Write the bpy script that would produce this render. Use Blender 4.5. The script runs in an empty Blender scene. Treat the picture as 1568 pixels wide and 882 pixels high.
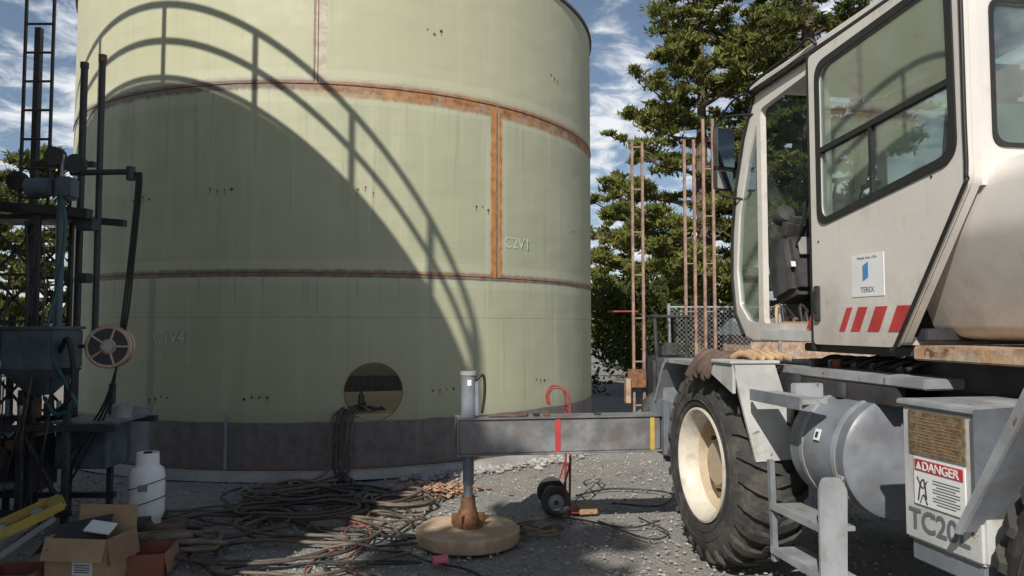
import bpy, bmesh, math, random
import numpy as np
from mathutils import Vector, Matrix, Euler
from mathutils.geometry import tessellate_polygon
random.seed(7); rng=np.random.default_rng(7)
scene=bpy.context.scene
COL=scene.collection
R=math.radians

# ---------------------------------------------------------------- materials
class NT:
    def __init__(s,name,world=False):
        s.m=bpy.data.materials.new(name); s.m.use_nodes=True
        s.nt=s.m.node_tree; s.n=s.nt.nodes; s.l=s.nt.links
        s.b=s.n['Principled BSDF']; s.out=s.n['Material Output']
        s.tc=s.n.new('ShaderNodeTexCoord')
    def put(s,sock,v):
        if isinstance(v,(int,float)): sock.default_value=v
        elif isinstance(v,tuple):
            sock.default_value=v if len(v)==4 or sock.type=='VECTOR' else (*v,1)
        else: s.l.new(v,sock)
    def M(s,op,a,b=None,c=None,clamp=False):
        x=s.n.new('ShaderNodeMath'); x.operation=op; x.use_clamp=clamp
        for i,v in enumerate((a,b,c)):
            if v is not None: s.put(x.inputs[i],v)
        return x.outputs[0]
    def noise(s,vec,scale,detail=4,rough=.55,dist=0):
        x=s.n.new('ShaderNodeTexNoise'); s.put(x.inputs['Vector'],vec)
        x.inputs['Scale'].default_value=scale; x.inputs['Detail'].default_value=detail
        x.inputs['Roughness'].default_value=rough; x.inputs['Distortion'].default_value=dist
        return x.outputs['Fac']
    def vor(s,vec,scale):
        x=s.n.new('ShaderNodeTexVoronoi'); s.put(x.inputs['Vector'],vec); x.inputs['Scale'].default_value=scale
        return x
    def mapv(s,vec,sc):
        x=s.n.new('ShaderNodeMapping'); s.put(x.inputs['Vector'],vec); x.inputs['Scale'].default_value=sc
        return x.outputs[0]
    def rng(s,v,a,b,c=0.,d=1.):
        x=s.n.new('ShaderNodeMapRange'); x.interpolation_type='SMOOTHSTEP'
        s.put(x.inputs[0],v)
        for i,q in enumerate((a,b,c,d)): s.put(x.inputs[i+1],q)
        return x.outputs[0]
    def mix(s,f,a,b,mode='MIX'):
        x=s.n.new('ShaderNodeMix'); x.data_type='RGBA'; x.blend_type=mode
        s.put(x.inputs[0],f); s.put(x.inputs[6],a); s.put(x.inputs[7],b)
        return x.outputs[2]
    def bump(s,h,st,dist=.02):
        x=s.n.new('ShaderNodeBump'); x.inputs['Strength'].default_value=st; x.inputs['Distance'].default_value=dist
        s.l.new(h,x.inputs['Height']); s.l.new(x.outputs[0],s.b.inputs['Normal'])

def paint(name,base,rough=.5,metal=0.,var=.25,scale=4.,dirt=None,damt=.0,dscale=5.,rust=0.,bump=.15,bscale=40.,streak=True,low=None):
    t=NT(name); v=t.tc.outputs['Object']
    n1=t.noise(v,scale,3,.6)
    dark=tuple(c*(1-var) for c in base); lite=tuple(min(1,c*(1+var*.5)) for c in base)
    col=t.mix(t.rng(n1,.3,.7),dark,lite)
    if streak:
        ns=t.noise(t.mapv(v,(22,22,1.6)),1.0,3,.6)
        col=t.mix(t.rng(ns,.55,.8,0,.22),col,tuple(c*.5 for c in base))
    if dirt:
        nd=t.noise(v,dscale,6,.72,.2)
        col=t.mix(t.rng(nd,.60-damt*.25,.80-damt*.25,0,.55),col,dirt)
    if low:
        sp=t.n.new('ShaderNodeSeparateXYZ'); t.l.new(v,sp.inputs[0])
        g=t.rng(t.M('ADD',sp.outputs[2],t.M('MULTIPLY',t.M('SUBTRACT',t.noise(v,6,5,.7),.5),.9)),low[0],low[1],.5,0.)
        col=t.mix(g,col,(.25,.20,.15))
    if rust>0:
        nr=t.noise(v,11,7,.75,.2)
        rm=t.rng(nr,.69-rust*.3,.73-rust*.3)
        rc=t.mix(t.noise(v,50,2),(.07,.025,.012),(.30,.11,.03))
        col=t.mix(rm,col,rc)
    t.put(t.b.inputs['Base Color'],col)
    t.put(t.b.inputs['Roughness'],t.rng(n1,.3,.7,max(.05,rough-.12),min(1,rough+.15)))
    t.b.inputs['Metallic'].default_value=metal
    if bump>0: t.bump(t.noise(v,bscale,3),bump,.01)
    return t.m

M_={}
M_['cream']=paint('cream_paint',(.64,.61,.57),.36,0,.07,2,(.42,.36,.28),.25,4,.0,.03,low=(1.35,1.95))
M_['white']=paint('weathered_white',(.48,.49,.48),.5,0,.18,4,(.30,.25,.18),.4,7,.20,.1)
M_['grey']=paint('grey_paint',(.19,.21,.24),.45,.0,.25,4,(.15,.12,.09),.45,7,.15,.08)
M_['greyl']=paint('light_grey_paint',(.30,.32,.34),.5,.0,.25,4,(.22,.17,.12),.45,7,.24,.08)
M_['beam']=paint('beam_steel',(.215,.222,.235),.45,.15,.35,5,(.19,.14,.10),.6,6,.10,.15)
M_['dark']=paint('dark_steel',(.05,.05,.055),.55,.2,.4,5,(.09,.06,.04),.4,6,.10,.2)
M_['rigm']=paint('rig_steel',(.05,.055,.065),.5,.2,.4,5,(.08,.06,.05),.5,6,.14,.2)
M_['rigb']=paint('rig_blue_grey',(.10,.13,.165),.45,.1,.3,5,(.06,.055,.05),.5,6,.10,.2)
M_['rust']=paint('rusty_steel',(.23,.11,.055),.8,.1,.5,12,(.10,.05,.03),.6,9,0,.4)
M_['seam']=paint('weld_bead',(.22,.13,.09),.8,.1,.5,12,(.12,.07,.05),.6,9,0,.4)
M_['rpost']=paint('rusty_post',(.34,.22,.165),.8,.1,.35,8,(.14,.08,.06),.5,9,0,.4)
M_['rorange']=paint('rust_orange',(.40,.25,.15),.75,0,.4,9,(.50,.48,.44),.6,8,.36,.3)
M_['black']=paint('black_rubber',(.018,.018,.018),.55,0,.3,8,None,0,5,0,0,streak=False)
M_['plastic']=paint('black_plastic',(.05,.05,.052),.45,0,.3,8,(.12,.11,.10),.4,5,0,.05,streak=False)
M_['tire']=paint('tire_rubber',(.042,.041,.040),.85,0,.3,7,(.13,.115,.095),.58,5,0,.3,90,streak=False)
M_['rim']=paint('rim_paint',(.62,.57,.48),.5,0,.12,5,(.36,.27,.18),.4,6,.08,.1)
M_['rimin']=paint('rim_tan',(.50,.40,.28),.6,0,.15,6,(.32,.22,.14),.45,6,.12,.1)
M_['concrete']=paint('concrete',(.40,.385,.36),.9,0,.25,3,(.24,.22,.19),.4,6,0,.4,60)
M_['padm']=paint('pad_wood',(.50,.37,.25),.85,0,.25,5,(.32,.22,.14),.5,9,0,.4,50)
M_['red']=paint('red_paint',(.30,.045,.04),.5,0,.3,6,(.12,.05,.04),.4,5,.08,.05)
M_['sred']=paint('stripe_red',(.46,.05,.05),.4,0,.15,6,(.3,.12,.1),.3,9,0,.0)
M_['swhite']=paint('stripe_white',(.75,.74,.72),.4,0,.1,6,None,0,5,0,.0)
M_['yellow']=paint('yellow_paint',(.48,.35,.07),.5,0,.2,6,(.25,.19,.08),.5,5,.05,.1)
M_['pink']=paint('pink_plastic',(.62,.13,.20),.5,0,.1)
M_['card']=paint('cardboard',(.46,.31,.19),.9,0,.15,3,None,0,5,0,.1,streak=False)
M_['card2']=paint('cardboard_inside',(.30,.18,.12),.9,0,.15,3,None,0,5,0,.1,streak=False)
M_['cardr']=paint('cardboard_red',(.24,.09,.06),.9,0,.15,3,None,0,5,0,.1,streak=False)
M_['paper']=paint('label_paper',(.72,.73,.73),.6,0,.06,3,None,0,5,0,.0,streak=False)
M_['ink']=paint('ink',(.03,.03,.035),.6,0,.1,3,bump=0,streak=False)
M_['mark']=paint('stencil_paint',(.13,.15,.17),.6,0,.1,3,bump=0,streak=False)
M_['blue']=paint('label_blue',(.08,.25,.5),.5,0,.1,3,bump=0,streak=False)
M_['plate']=paint('data_plate',(.22,.16,.09),.5,.3,.3,30,(.36,.29,.19),.6,60,0,.1,streak=False)
M_['chalk']=paint('chalk',(.55,.58,.50),.9,0,.2,30,bump=0,streak=False)
M_['bottle']=paint('propane_white',(.86,.87,.86),.35,0,.05,4,(.6,.58,.54),.2,6,.03,.03)
M_['copper']=paint('reel_copper',(.50,.36,.30),.4,.3,.3,8,None,0,5,0,.05)
M_['strap']=paint('leather_strap',(.12,.08,.065),.85,0,.4,9,None,0,5,0,.3,streak=False)
M_['tan']=paint('tan_glove',(.42,.28,.16),.85,0,.35,9,None,0,5,0,.3,streak=False)
M_['teal']=paint('seat_vinyl',(.18,.27,.27),.6,0,.2,5,None,0,5,0,.1,streak=False)
M_['inter']=paint('interior_trim',(.28,.29,.28),.6,0,.2,5,None,0,5,0,.1,streak=False)
M_['bark']=paint('bark',(.14,.10,.07),.95,0,.4,6,None,0,5,0,.6,20,streak=False)
M_['wire']=paint('galvanised',(.38,.39,.40),.45,.5,.2,6,bump=0,streak=False)
M_['wood']=paint('wood_block',(.38,.25,.13),.85,0,.3,9,None,0,5,0,.2)
for i,c in enumerate([(.035,.034,.033),(.080,.063,.052),(.13,.098,.078),(.025,.025,.028),(.18,.135,.10)]):
    M_['cab%d'%i]=paint('cable_rubber_%d'%i,c,.6,0,.4,12,(.20,.18,.15),.42,9,0,0,streak=False)
M_['cabr']=paint('cable_red',(.26,.08,.05),.6,0,.3,12,bump=0,streak=False)
M_['cabt']=paint('hose_teal',(.03,.10,.11),.5,0,.3,12,bump=0,streak=False)

def glassmat(name,tint=(.80,.86,.85),f=.05):
    t=NT(name); t.n.remove(t.b)
    tr=t.n.new('ShaderNodeBsdfTransparent'); tr.inputs[0].default_value=(*tint,1)
    gl=t.n.new('ShaderNodeBsdfGlossy'); gl.inputs['Roughness'].default_value=.03; gl.inputs[0].default_value=(.9,.95,.95,1)
    di=t.n.new('ShaderNodeBsdfDiffuse'); di.inputs[0].default_value=(.35,.38,.36,1)
    m0=t.n.new('ShaderNodeMixShader'); t.put(m0.inputs[0],t.rng(t.noise(t.tc.outputs['Object'],5,5),.4,.8,.04,.20)); t.l.new(tr.outputs[0],m0.inputs[1]); t.l.new(di.outputs[0],m0.inputs[2])
    lw=t.n.new('ShaderNodeLayerWeight'); lw.inputs[0].default_value=.35
    mx=t.n.new('ShaderNodeMixShader'); t.put(mx.inputs[0],t.M('ADD',t.M('MULTIPLY',lw.outputs[1],.45),f))
    t.l.new(m0.outputs[0],mx.inputs[1]); t.l.new(gl.outputs[0],mx.inputs[2]); t.l.new(mx.outputs[0],t.out.inputs[0])
    return t.m
M_['glass']=glassmat('window_glass')
t=NT('mirror_glass'); t.b.inputs['Base Color'].default_value=(.6,.6,.6,1); t.b.inputs['Metallic'].default_value=1; t.b.inputs['Roughness'].default_value=.08; M_['mirror']=t.m

def foliage(name,a,b,c):
    t=NT(name); g=t.n.new('ShaderNodeNewGeometry')
    n=t.noise(t.tc.outputs['Object'],.9,2)
    col=t.mix(t.rng(n,.35,.65),a,b)
    col=t.mix(t.M('MULTIPLY',g.outputs['Random Per Island'],.6),col,c)
    t.n.remove(t.b)
    di=t.n.new('ShaderNodeBsdfDiffuse'); t.l.new(col,di.inputs[0])
    tr=t.n.new('ShaderNodeBsdfTranslucent'); t.l.new(col,tr.inputs[0])
    mx=t.n.new('ShaderNodeMixShader'); mx.inputs[0].default_value=.3
    t.l.new(di.outputs[0],mx.inputs[1]); t.l.new(tr.outputs[0],mx.inputs[2]); t.l.new(mx.outputs[0],t.out.inputs[0])
    return t.m
M_['leaf']=foliage('cypress_foliage',(.085,.115,.032),(.18,.195,.055),(.26,.25,.08))
M_['leafm']=foliage('cypress_foliage_mid',(.05,.07,.024),(.115,.135,.042),(.19,.185,.065))
M_['leafd']=foliage('dark_foliage',(.03,.045,.018),(.07,.09,.03),(.11,.12,.045))

# ground
t=NT('gravel_ground'); v=t.tc.outputs['Object']
vo=t.vor(v,60); vo2=t.vor(v,140)
big=t.noise(v,.6,4,.6); mid=t.noise(v,5,5,.65)
col=t.mix(t.rng(vo.outputs['Color'],0,1),(.175,.17,.162),(.34,.325,.30))
col=t.mix(t.M('MULTIPLY',t.rng(vo2.outputs['Color'],0,1),.5),col,(.24,.23,.21))
col=t.mix(t.rng(mid,.35,.65,0,.45),col,(.19,.178,.16))
col=t.mix(t.rng(big,.45,.65,0,.6),col,(.31,.285,.24))
col=t.mix(t.rng(t.noise(v,1.7,4,.7),.56,.70,0,.45),col,(.10,.097,.093))
t.put(t.b.inputs['Base Color'],col); t.b.inputs['Roughness'].default_value=.95
h=t.M('ADD',t.M('MULTIPLY',vo.outputs['Distance'],-1.0),t.M('MULTIPLY',mid,1.5))
t.bump(h,.7,.015); M_['ground']=t.m
t=NT('stones'); g=t.n.new('ShaderNodeNewGeometry')
t.put(t.b.inputs['Base Color'],t.mix(g.outputs['Random Per Island'],(.16,.155,.148),(.40,.385,.36))); t.b.inputs['Roughness'].default_value=.9; M_['stone']=t.m
t=NT('debris'); g=t.n.new('ShaderNodeNewGeometry')
t.put(t.b.inputs['Base Color'],t.mix(g.outputs['Random Per Island'],(.30,.15,.09),(.46,.30,.19))); t.b.inputs['Roughness'].default_value=.9; M_['debris']=t.m

# tank paint
TR=3.82; ZB=.08; Z1=2.18; Z2=4.25; ZT=5.97
def tankmat():
    t=NT('tank_primer'); uv=t.n.new('ShaderNodeUVMap').outputs[0]
    sp=t.n.new('ShaderNodeSeparateXYZ'); t.l.new(uv,sp.inputs[0]); U=sp.outputs[0]; V=sp.outputs[1]
    nfine=t.noise(uv,9,6,.7); nmed=t.noise(uv,2.2,4,.6); nlow=t.noise(uv,.5,2,.5)
    base=t.mix(t.rng(nlow,.3,.7),(.365,.375,.255),(.415,.415,.285))
    base=t.mix(t.rng(nmed,.4,.75,0,.35),base,(.335,.35,.24))
    st=t.noise(t.mapv(uv,(5,.22,1)),1,4,.6)
    base=t.mix(t.rng(st,.48,.72,0,.55),base,(.48,.475,.355))
    st2=t.noise(t.mapv(uv,(9,.35,1)),1.3,4,.6)
    base=t.mix(t.rng(st2,.56,.75,0,.5),base,(.25,.26,.19))
    lap=t.noise(t.mapv(uv,(.3,18,1)),1,3,.5)
    base=t.mix(t.rng(lap,.55,.7,0,.22),base,(.30,.315,.22))
    base=t.mix(t.M('MULTIPLY',t.M('GREATER_THAN',V,Z2),.4),base,(.46,.445,.305))
    rustc=t.mix(t.rng(nfine,.35,.65),(.20,.085,.035),(.42,.18,.06))
    rustc=t.mix(t.rng(t.noise(uv,4,5,.7),.48,.66,0,.75),rustc,(.34,.28,.21))
    shade_brown=t.mix(t.rng(nfine,.35,.65),(.11,.08,.075),(.20,.15,.125))
    def band(src,c,hw,amp,soft=.25):
        d=t.M('ABSOLUTE',t.M('SUBTRACT',src,c))
        d=t.M('ADD',d,t.M('MULTIPLY',t.M('SUBTRACT',nfine,.5),amp))
        return t.rng(d,hw*(1-soft),hw*(1+soft),1.,0.)
    def inz(a,b): return t.M('MULTIPLY',t.M('GREATER_THAN',V,a),t.M('LESS_THAN',V,b))
    col=base
    halo=t.mix(.5,base,(.50,.51,.39))
    col=t.mix(t.M('MULTIPLY',band(V,Z2-.02,.19,.03,.05),.6),col,halo)
    col=t.mix(t.M('MULTIPLY',band(V,Z1,.14,.03,.05),.6),col,halo)
    col=t.mix(t.M('MULTIPLY',t.M('MULTIPLY',band(U,2.60,.16,.03,.05),inz(Z1,Z2)),.5),col,halo)
    col=t.mix(t.M('MULTIPLY',band(V,1.70,.006,.006),.45),col,(.20,.22,.15))
    col=t.mix(t.M('MULTIPLY',t.M('MULTIPLY',band(U,.82,.006,.004),inz(1.0,Z1)),.4),col,(.20,.22,.15))
    lit_side=t.rng(U,-.3,1.6)  # shade painted into the weld bands: brown at left, rust orange where lit
    sc=t.mix(lit_side,shade_brown,rustc)
    col=t.mix(t.M('MULTIPLY',band(V,Z2-.01,.066,.10,.4),.9),col,sc)
    col=t.mix(t.M('MULTIPLY',t.M('MULTIPLY',band(V,Z2-.09,.055,.08,.4),lit_side),.85),col,rustc)
    col=t.mix(t.M('MULTIPLY',t.M('MULTIPLY',band(V,Z2+.055,.020,.04,.4),1.),.6),col,(.42,.40,.33))
    col=t.mix(t.M('MULTIPLY',band(V,Z1,.036,.05,.5),.85),col,t.mix(t.M('MULTIPLY',lit_side,.6),shade_brown,rustc))
    col=t.mix(t.M('MULTIPLY',band(V,Z1-.035,.012,.02,.5),.8),col,(.11,.10,.11))
    orange=t.mix(t.rng(nfine,.35,.65),(.33,.13,.035),(.55,.24,.07))
    m=t.M('MULTIPLY',band(U,2.60,.085,.05,.15),inz(Z1,Z2)); col=t.mix(t.M('MULTIPLY',m,.95),col,orange)
    m=t.M('MULTIPLY',band(U,2.615,.020,.05,.4),inz(Z1,Z2)); col=t.mix(t.M('MULTIPLY',m,.7),col,(.40,.33,.25))
    pk=t.mix(t.rng(nfine,.4,.6),(.40,.30,.24),(.50,.45,.37))
    m=t.M('MULTIPLY',band(U,.50,.06,.03,.1),t.M('GREATER_THAN',V,Z2)); col=t.mix(t.M('MULTIPLY',m,.8),col,pk)
    m=t.M('MULTIPLY',band(U,.43,.012,.02,.4),t.M('GREATER_THAN',V,Z2)); col=t.mix(t.M('MULTIPLY',m,.9),col,(.20,.13,.09))
    m=t.M('MULTIPLY',band(U,-1.43,.05,.03,.2),t.M('LESS_THAN',V,Z1)); col=t.mix(t.M('MULTIPLY',m,.5),col,(.22,.20,.15))
    dr=t.M('MULTIPLY',t.rng(t.noise(t.mapv(uv,(26,.8,1)),1,3,.5),.58,.72),t.rng(V,Z1-.7,Z1,0,.7))
    dr=t.M('MULTIPLY',dr,t.M('LESS_THAN',V,Z1)); col=t.mix(t.M('MULTIPLY',dr,.7),col,(.22,.195,.14))
    dr=t.M('MULTIPLY',t.rng(t.noise(t.mapv(uv,(20,.6,1)),1,3,.5),.56,.72),t.rng(V,Z2-1.1,Z2,0,.6))
    dr=t.M('MULTIPLY',dr,t.M('LESS_THAN',V,Z2)); col=t.mix(t.M('MULTIPLY',dr,.7),col,(.25,.23,.17))
    bot=t.M('ADD',V,t.M('MULTIPLY',t.M('SUBTRACT',nmed,.5),.05))
    bm_=t.rng(bot,.57,.59,1.,0.)
    prim=t.mix(t.rng(nfine,.3,.7),(.115,.10,.10),(.19,.165,.16))
    prim=t.mix(t.rng(nmed,.45,.7,0,.5),prim,(.13,.13,.12))
    prim=t.mix(t.rng(st2,.5,.7,0,.5),prim,(.20,.19,.17))
    col=t.mix(bm_,col,prim)
    col=t.mix(t.M('MULTIPLY',t.rng(bot,.58,.80,.4,0.),t.M('SUBTRACT',1.,bm_)),col,(.28,.285,.21))
    sp1=t.noise(uv,34,3,.6); col=t.mix(t.rng(sp1,.70,.76,0,.5),col,(.21,.18,.13))
    t.put(t.b.inputs['Base Color'],col)
    t.put(t.b.inputs['Roughness'],t.rng(nmed,.3,.7,.5,.7)); t.b.inputs['Specular IOR Level'].default_value=.35
    hh=t.M('ADD',t.M('MULTIPLY',t.noise(t.mapv(uv,(.8,1.6,1)),1,2),1.0),t.M('MULTIPLY',nfine,.03))
    t.bump(hh,.4,.06)
    return t.m
M_['tank']=tankmat()

# ---------------------------------------------------------------- mesh helpers
def empty(name,loc=(0,0,0),rz=0,parent=None):
    o=bpy.data.objects.new(name,None); o.location=loc; o.rotation_euler=(0,0,rz); COL.objects.link(o); o.parent=parent
    o.empty_display_size=.1
    return o
def finish(bm,name,parent,mat,smooth=True):
    bmesh.ops.remove_doubles(bm,verts=bm.verts,dist=1e-5)
    bmesh.ops.recalc_face_normals(bm,faces=bm.faces)
    for f in bm.faces: f.smooth=smooth
    if smooth:
        for e in bm.edges:
            e.smooth = len(e.link_faces)==2 and e.calc_face_angle(0)<.6
    me=bpy.data.meshes.new(name); bm.to_mesh(me); bm.free()
    o=bpy.data.objects.new(name,me); COL.objects.link(o)
    if parent: o.parent=parent
    me.materials.append(mat if not isinstance(mat,str) else M_[mat])
    return o
def box(name,parent,mat,c,s,rot=(0,0,0),bev=.006):
    bm=bmesh.new(); bmesh.ops.create_cube(bm,size=1)
    bmesh.ops.scale(bm,vec=s,verts=bm.verts)
    if bev>0:
        bmesh.ops.bevel(bm,geom=list(bm.edges),offset=min(bev,min(s)*.3),segments=2,affect='EDGES')
    bmesh.ops.transform(bm,matrix=Matrix.Translation(c)@Euler(rot).to_matrix().to_4x4(),verts=bm.verts)
    return finish(bm,name,parent,mat)
def lathe(name,parent,mat,prof,o,d,seg=32,arc=None):
    d=Vector(d).normalized(); o=Vector(o)
    a=d.orthogonal().normalized(); b=d.cross(a)
    bm=bmesh.new(); rings=[]
    for k in range(seg):
        th=2*math.pi*k/seg; dr=a*math.cos(th)+b*math.sin(th)
        rings.append([bm.verts.new(o+d*x+dr*max(r,0)) for x,r in prof])
    for k in range(seg):
        A=rings[k];B=rings[(k+1)%seg]
        for j in range(len(prof)-1):
            if prof[j][1]<=1e-9 and prof[j+1][1]<=1e-9: continue
            vs=[A[j],A[j+1],B[j+1],B[j]]
            bm.faces.new(vs)
    bmesh.ops.remove_doubles(bm,verts=bm.verts,dist=1e-6)
    return finish(bm,name,parent,mat)
def cyl(name,parent,mat,p0,p1,r,r2=None,seg=20):
    p0=Vector(p0);p1=Vector(p1);L=(p1-p0).length; r2=r if r2 is None else r2
    return lathe(name,parent,mat,[(0,0),(0,r),(L,r2),(L,0)],p0,p1-p0,seg)
def rp(pts,r,n=5):
    out=[];N=len(pts)
    for i in range(N):
        p=Vector(pts[i]);a=Vector(pts[i-1]);b=Vector(pts[(i+1)%N])
        da=(a-p);db=(b-p); rr=min(r,da.length*.45,db.length*.45)
        s=p+da.normalized()*rr; e=p+db.normalized()*rr
        for k in range(n+1):
            q=k/n; out.append(tuple((1-q)**2*s+2*q*(1-q)*p+q*q*e))
    return out
def prism(name,parent,mat,pts,axis,a,b,holes=(),smooth=True):
    def P(q,w):
        return {'x':(w,q[0],q[1]),'y':(q[0],w,q[1]),'z':(q[0],q[1],w)}[axis]
    loops=[list(pts)]+[list(h) for h in holes]
    tris=tessellate_polygon([[Vector((q[0],q[1],0)) for q in L] for L in loops])
    flat=[q for L in loops for q in L]
    bm=bmesh.new()
    va=[bm.verts.new(P(q,a)) for q in flat]; vb=[bm.verts.new(P(q,b)) for q in flat]
    for tr in tris:
        try:
            bm.faces.new([va[i] for i in tr]); bm.faces.new([vb[i] for i in tr])
        except ValueError: pass
    k=0
    for L in loops:
        n=len(L)
        for i in range(n):
            j=(i+1)%n
            try: bm.faces.new([va[k+i],va[k+j],vb[k+j],vb[k+i]])
            except ValueError: pass
        k+=n
    return finish(bm,name,parent,mat,smooth)
def catmull(P,n=8,closed=False):
    P=[np.array(p,float) for p in P]
    if closed: Q=[P[-1]]+P+[P[0],P[1]]
    else: Q=[2*P[0]-P[1]]+P+[2*P[-1]-P[-2]]
    out=[]
    for i in range(1,len(Q)-2):
        p0,p1,p2,p3=Q[i-1:i+3]
        for k in range(n):
            s=k/n
            out.append(.5*((2*p1)+(-p0+p2)*s+(2*p0-5*p1+4*p2-p3)*s*s+(-p0+3*p1-3*p2+p3)*s**3))
    if not closed: out.append(P[-1])
    return np.array(out)
def tube(name,parent,mat,P,r,n=8,seg=8,closed=False,ripple=0,raw=False,flat=1.):
    C=catmull(P,n,closed) if not raw else np.array(P,float)
    N=len(C); T=np.gradient(C,axis=0)
    if closed: T=np.roll(C,-1,0)-np.roll(C,1,0)
    T/=np.linalg.norm(T,axis=1)[:,None]+1e-9
    up=np.array([0,0,1.]) if abs(T[0][2])<.9 else np.array([1.,0,0])
    u=np.cross(T[0],up); u/=np.linalg.norm(u); verts=[]
    for i in range(N):
        u=u-T[i]*np.dot(u,T[i]); u/=np.linalg.norm(u)+1e-9; w=np.cross(T[i],u)
        rr=r*(1+ripple*(1 if i%2 else -1))
        for k in range(seg):
            a=2*math.pi*k/seg; verts.append(C[i]+rr*(u*math.cos(a)*flat+w*math.sin(a)))
    faces=[]
    for i in range(N if closed else N-1):
        for k in range(seg):
            j=(i+1)%N; faces.append((i*seg+k,i*seg+(k+1)%seg,j*seg+(k+1)%seg,j*seg+k))
    if not closed: faces.append(tuple(range(seg))[::-1]); faces.append(tuple((N-1)*seg+k for k in range(seg)))
    me=bpy.data.meshes.new(name); me.from_pydata([tuple(v) for v in verts],[],faces); me.update()
    me.polygons.foreach_set('use_smooth',[True]*len(faces)); me.materials.append(M_[mat])
    o=bpy.data.objects.new(name,me); COL.objects.link(o)
    if parent: o.parent=parent
    return o
def text(name,parent,mat,body,size,loc,rot,ext=.0008,bold=0):
    c=bpy.data.curves.new(name,'FONT'); c.body=body; c.size=size; c.extrude=ext; c.offset=bold
    o=bpy.data.objects.new(name,c); o.location=loc; o.rotation_euler=rot; COL.objects.link(o)
    if parent: o.parent=parent
    c.materials.append(M_[mat]); return o
def rawmesh(name,V,F,mats,midx=None,parent=None,smooth=False):
    V=np.asarray(V,dtype=np.float32); F=np.asarray(F,dtype=np.int32); k=F.shape[1]
    me=bpy.data.meshes.new(name); me.vertices.add(len(V)); me.vertices.foreach_set('co',V.ravel())
    me.loops.add(F.size); me.loops.foreach_set('vertex_index',F.ravel())
    me.polygons.add(len(F)); me.polygons.foreach_set('loop_start',np.arange(0,F.size,k,dtype=np.int32))
    me.polygons.foreach_set('loop_total',np.full(len(F),k,dtype=np.int32))
    for m in mats: me.materials.append(M_[m])
    if midx is not None: me.polygons.foreach_set('material_index',np.asarray(midx,dtype=np.int32))
    me.polygons.foreach_set('use_smooth',np.full(len(F),smooth))
    me.update(calc_edges=True); me.validate()
    o=bpy.data.objects.new(name,me); COL.objects.link(o)
    if parent: o.parent=parent
    return o

# ---------------------------------------------------------------- ground
def ground():
    xs=np.concatenate([[-400,-150,-60,-25],np.linspace(-12,12,97),[25,60,150,400]])
    ys=np.concatenate([[-200,-60,-20],np.linspace(-6,20,105),[30,60,150,500]])
    X,Y=np.meshgrid(xs,ys)
    Z=.012*np.sin(X*1.7+Y*.6)*np.cos(Y*1.3)+rng.normal(0,.004,X.shape)
    Z-=Z.max()+0.0
    V=np.stack([X,Y,Z],-1).reshape(-1,3); nx=len(xs)
    F=[(j*nx+i,j*nx+i+1,(j+1)*nx+i+1,(j+1)*nx+i) for j in range(len(ys)-1) for i in range(nx-1)]
    rawmesh('ground',V,F,['ground'],smooth=True)
ground()
def stones(name,n,gen,mat,smin,smax,zf=1.):
    base=np.array([[1,0,0],[-1,0,0],[0,1,0],[0,-1,0],[0,0,.7],[0,0,-.7]],float)
    fc=np.array([[0,2,4],[2,1,4],[1,3,4],[3,0,4],[2,0,5],[1,2,5],[3,1,5],[0,3,5]])
    V=[];F=[]
    for i in range(n):
        x,y,z=gen(); s=smin+(smax-smin)*random.random()**2.5
        b=base*s*(1+.35*rng.standard_normal((6,1))*.6); a=random.random()*6.28
        c,sn=math.cos(a),math.sin(a); b=b@np.array([[c,-sn,0],[sn,c,0],[0,0,1]]).T*np.array([1,.75,zf])
        V.append(b+np.array([x,y,z+s*.15])); F.append(fc+6*i)
    rawmesh(name,np.concatenate(V),np.concatenate(F),[mat])
stones('gravel',15000,lambda:(random.uniform(-4.6,4.2),4.2+5.5*random.random()**1.3,-.012),'stone',.005,.020)
def ringpt():
    a=R(random.uniform(20,75)); r=4.02+abs(random.gauss(0,.14)); return(-2.587+r*math.sin(a),11.718-r*math.cos(a),0)
stones('rubble_stones',900,ringpt,'stone',.01,.06)

# ---------------------------------------------------------------- tanks
def ringshell(name,parent,mat,r,th,z0,z1,seg=360,hole=None):
    bm=bmesh.new(); uvl=bm.loops.layers.uv.new('UVMap'); rows=[]
    for k in range(seg):
        p=2*math.pi*k/seg-math.pi
        s,c=math.sin(p),-math.cos(p)
        rows.append([bm.verts.new((r*s,r*c,z0)),bm.verts.new((r*s,r*c,z1)),bm.verts.new(((r-th)*s,(r-th)*c,z1)),bm.verts.new(((r-th)*s,(r-th)*c,z0))])
    for k in range(seg):
        A=rows[k];B=rows[(k+1)%seg]; p0=2*math.pi*k/seg-math.pi;p1=p0+2*math.pi/seg
        for j in range(4):
            i=(j+1)%4
            f=bm.faces.new([A[j],B[j],B[i],A[i]])
            zz=[z0,z1,z1,z0]
            for lp,(pp,z) in zip(f.loops,[(p0,zz[j]),(p1,zz[j]),(p1,zz[i]),(p0,zz[i])]): lp[uvl].uv=(pp*r,z)
    bmesh.ops.recalc_face_normals(bm,faces=bm.faces)
    me=bpy.data.meshes.new(name); bm.to_mesh(me); bm.free(); me.materials.append(M_[mat])
    o=bpy.data.objects.new(name,me); COL.objects.link(o); o.parent=parent
    return o
TC=Vector((-2.587,11.718,0))
tank=empty('storage_tank',TC)
shell=ringshell('shell',tank,'tank',TR,.02,ZB,ZT)
def tp(phi,z,off=0.): 
    a=R(phi); return Vector(((TR+off)*math.sin(a),-(TR+off)*math.cos(a),z))
MH=16.5; MZ=.892; MR=.313
a=R(MH); nrm=Vector((math.sin(a),-math.cos(a),0))
cut=cyl('cutter',None,'tank',TC+nrm*(TR-.3)+Vector((0,0,MZ)),TC+nrm*(TR+.3)+Vector((0,0,MZ)),MR,seg=64)
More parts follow.
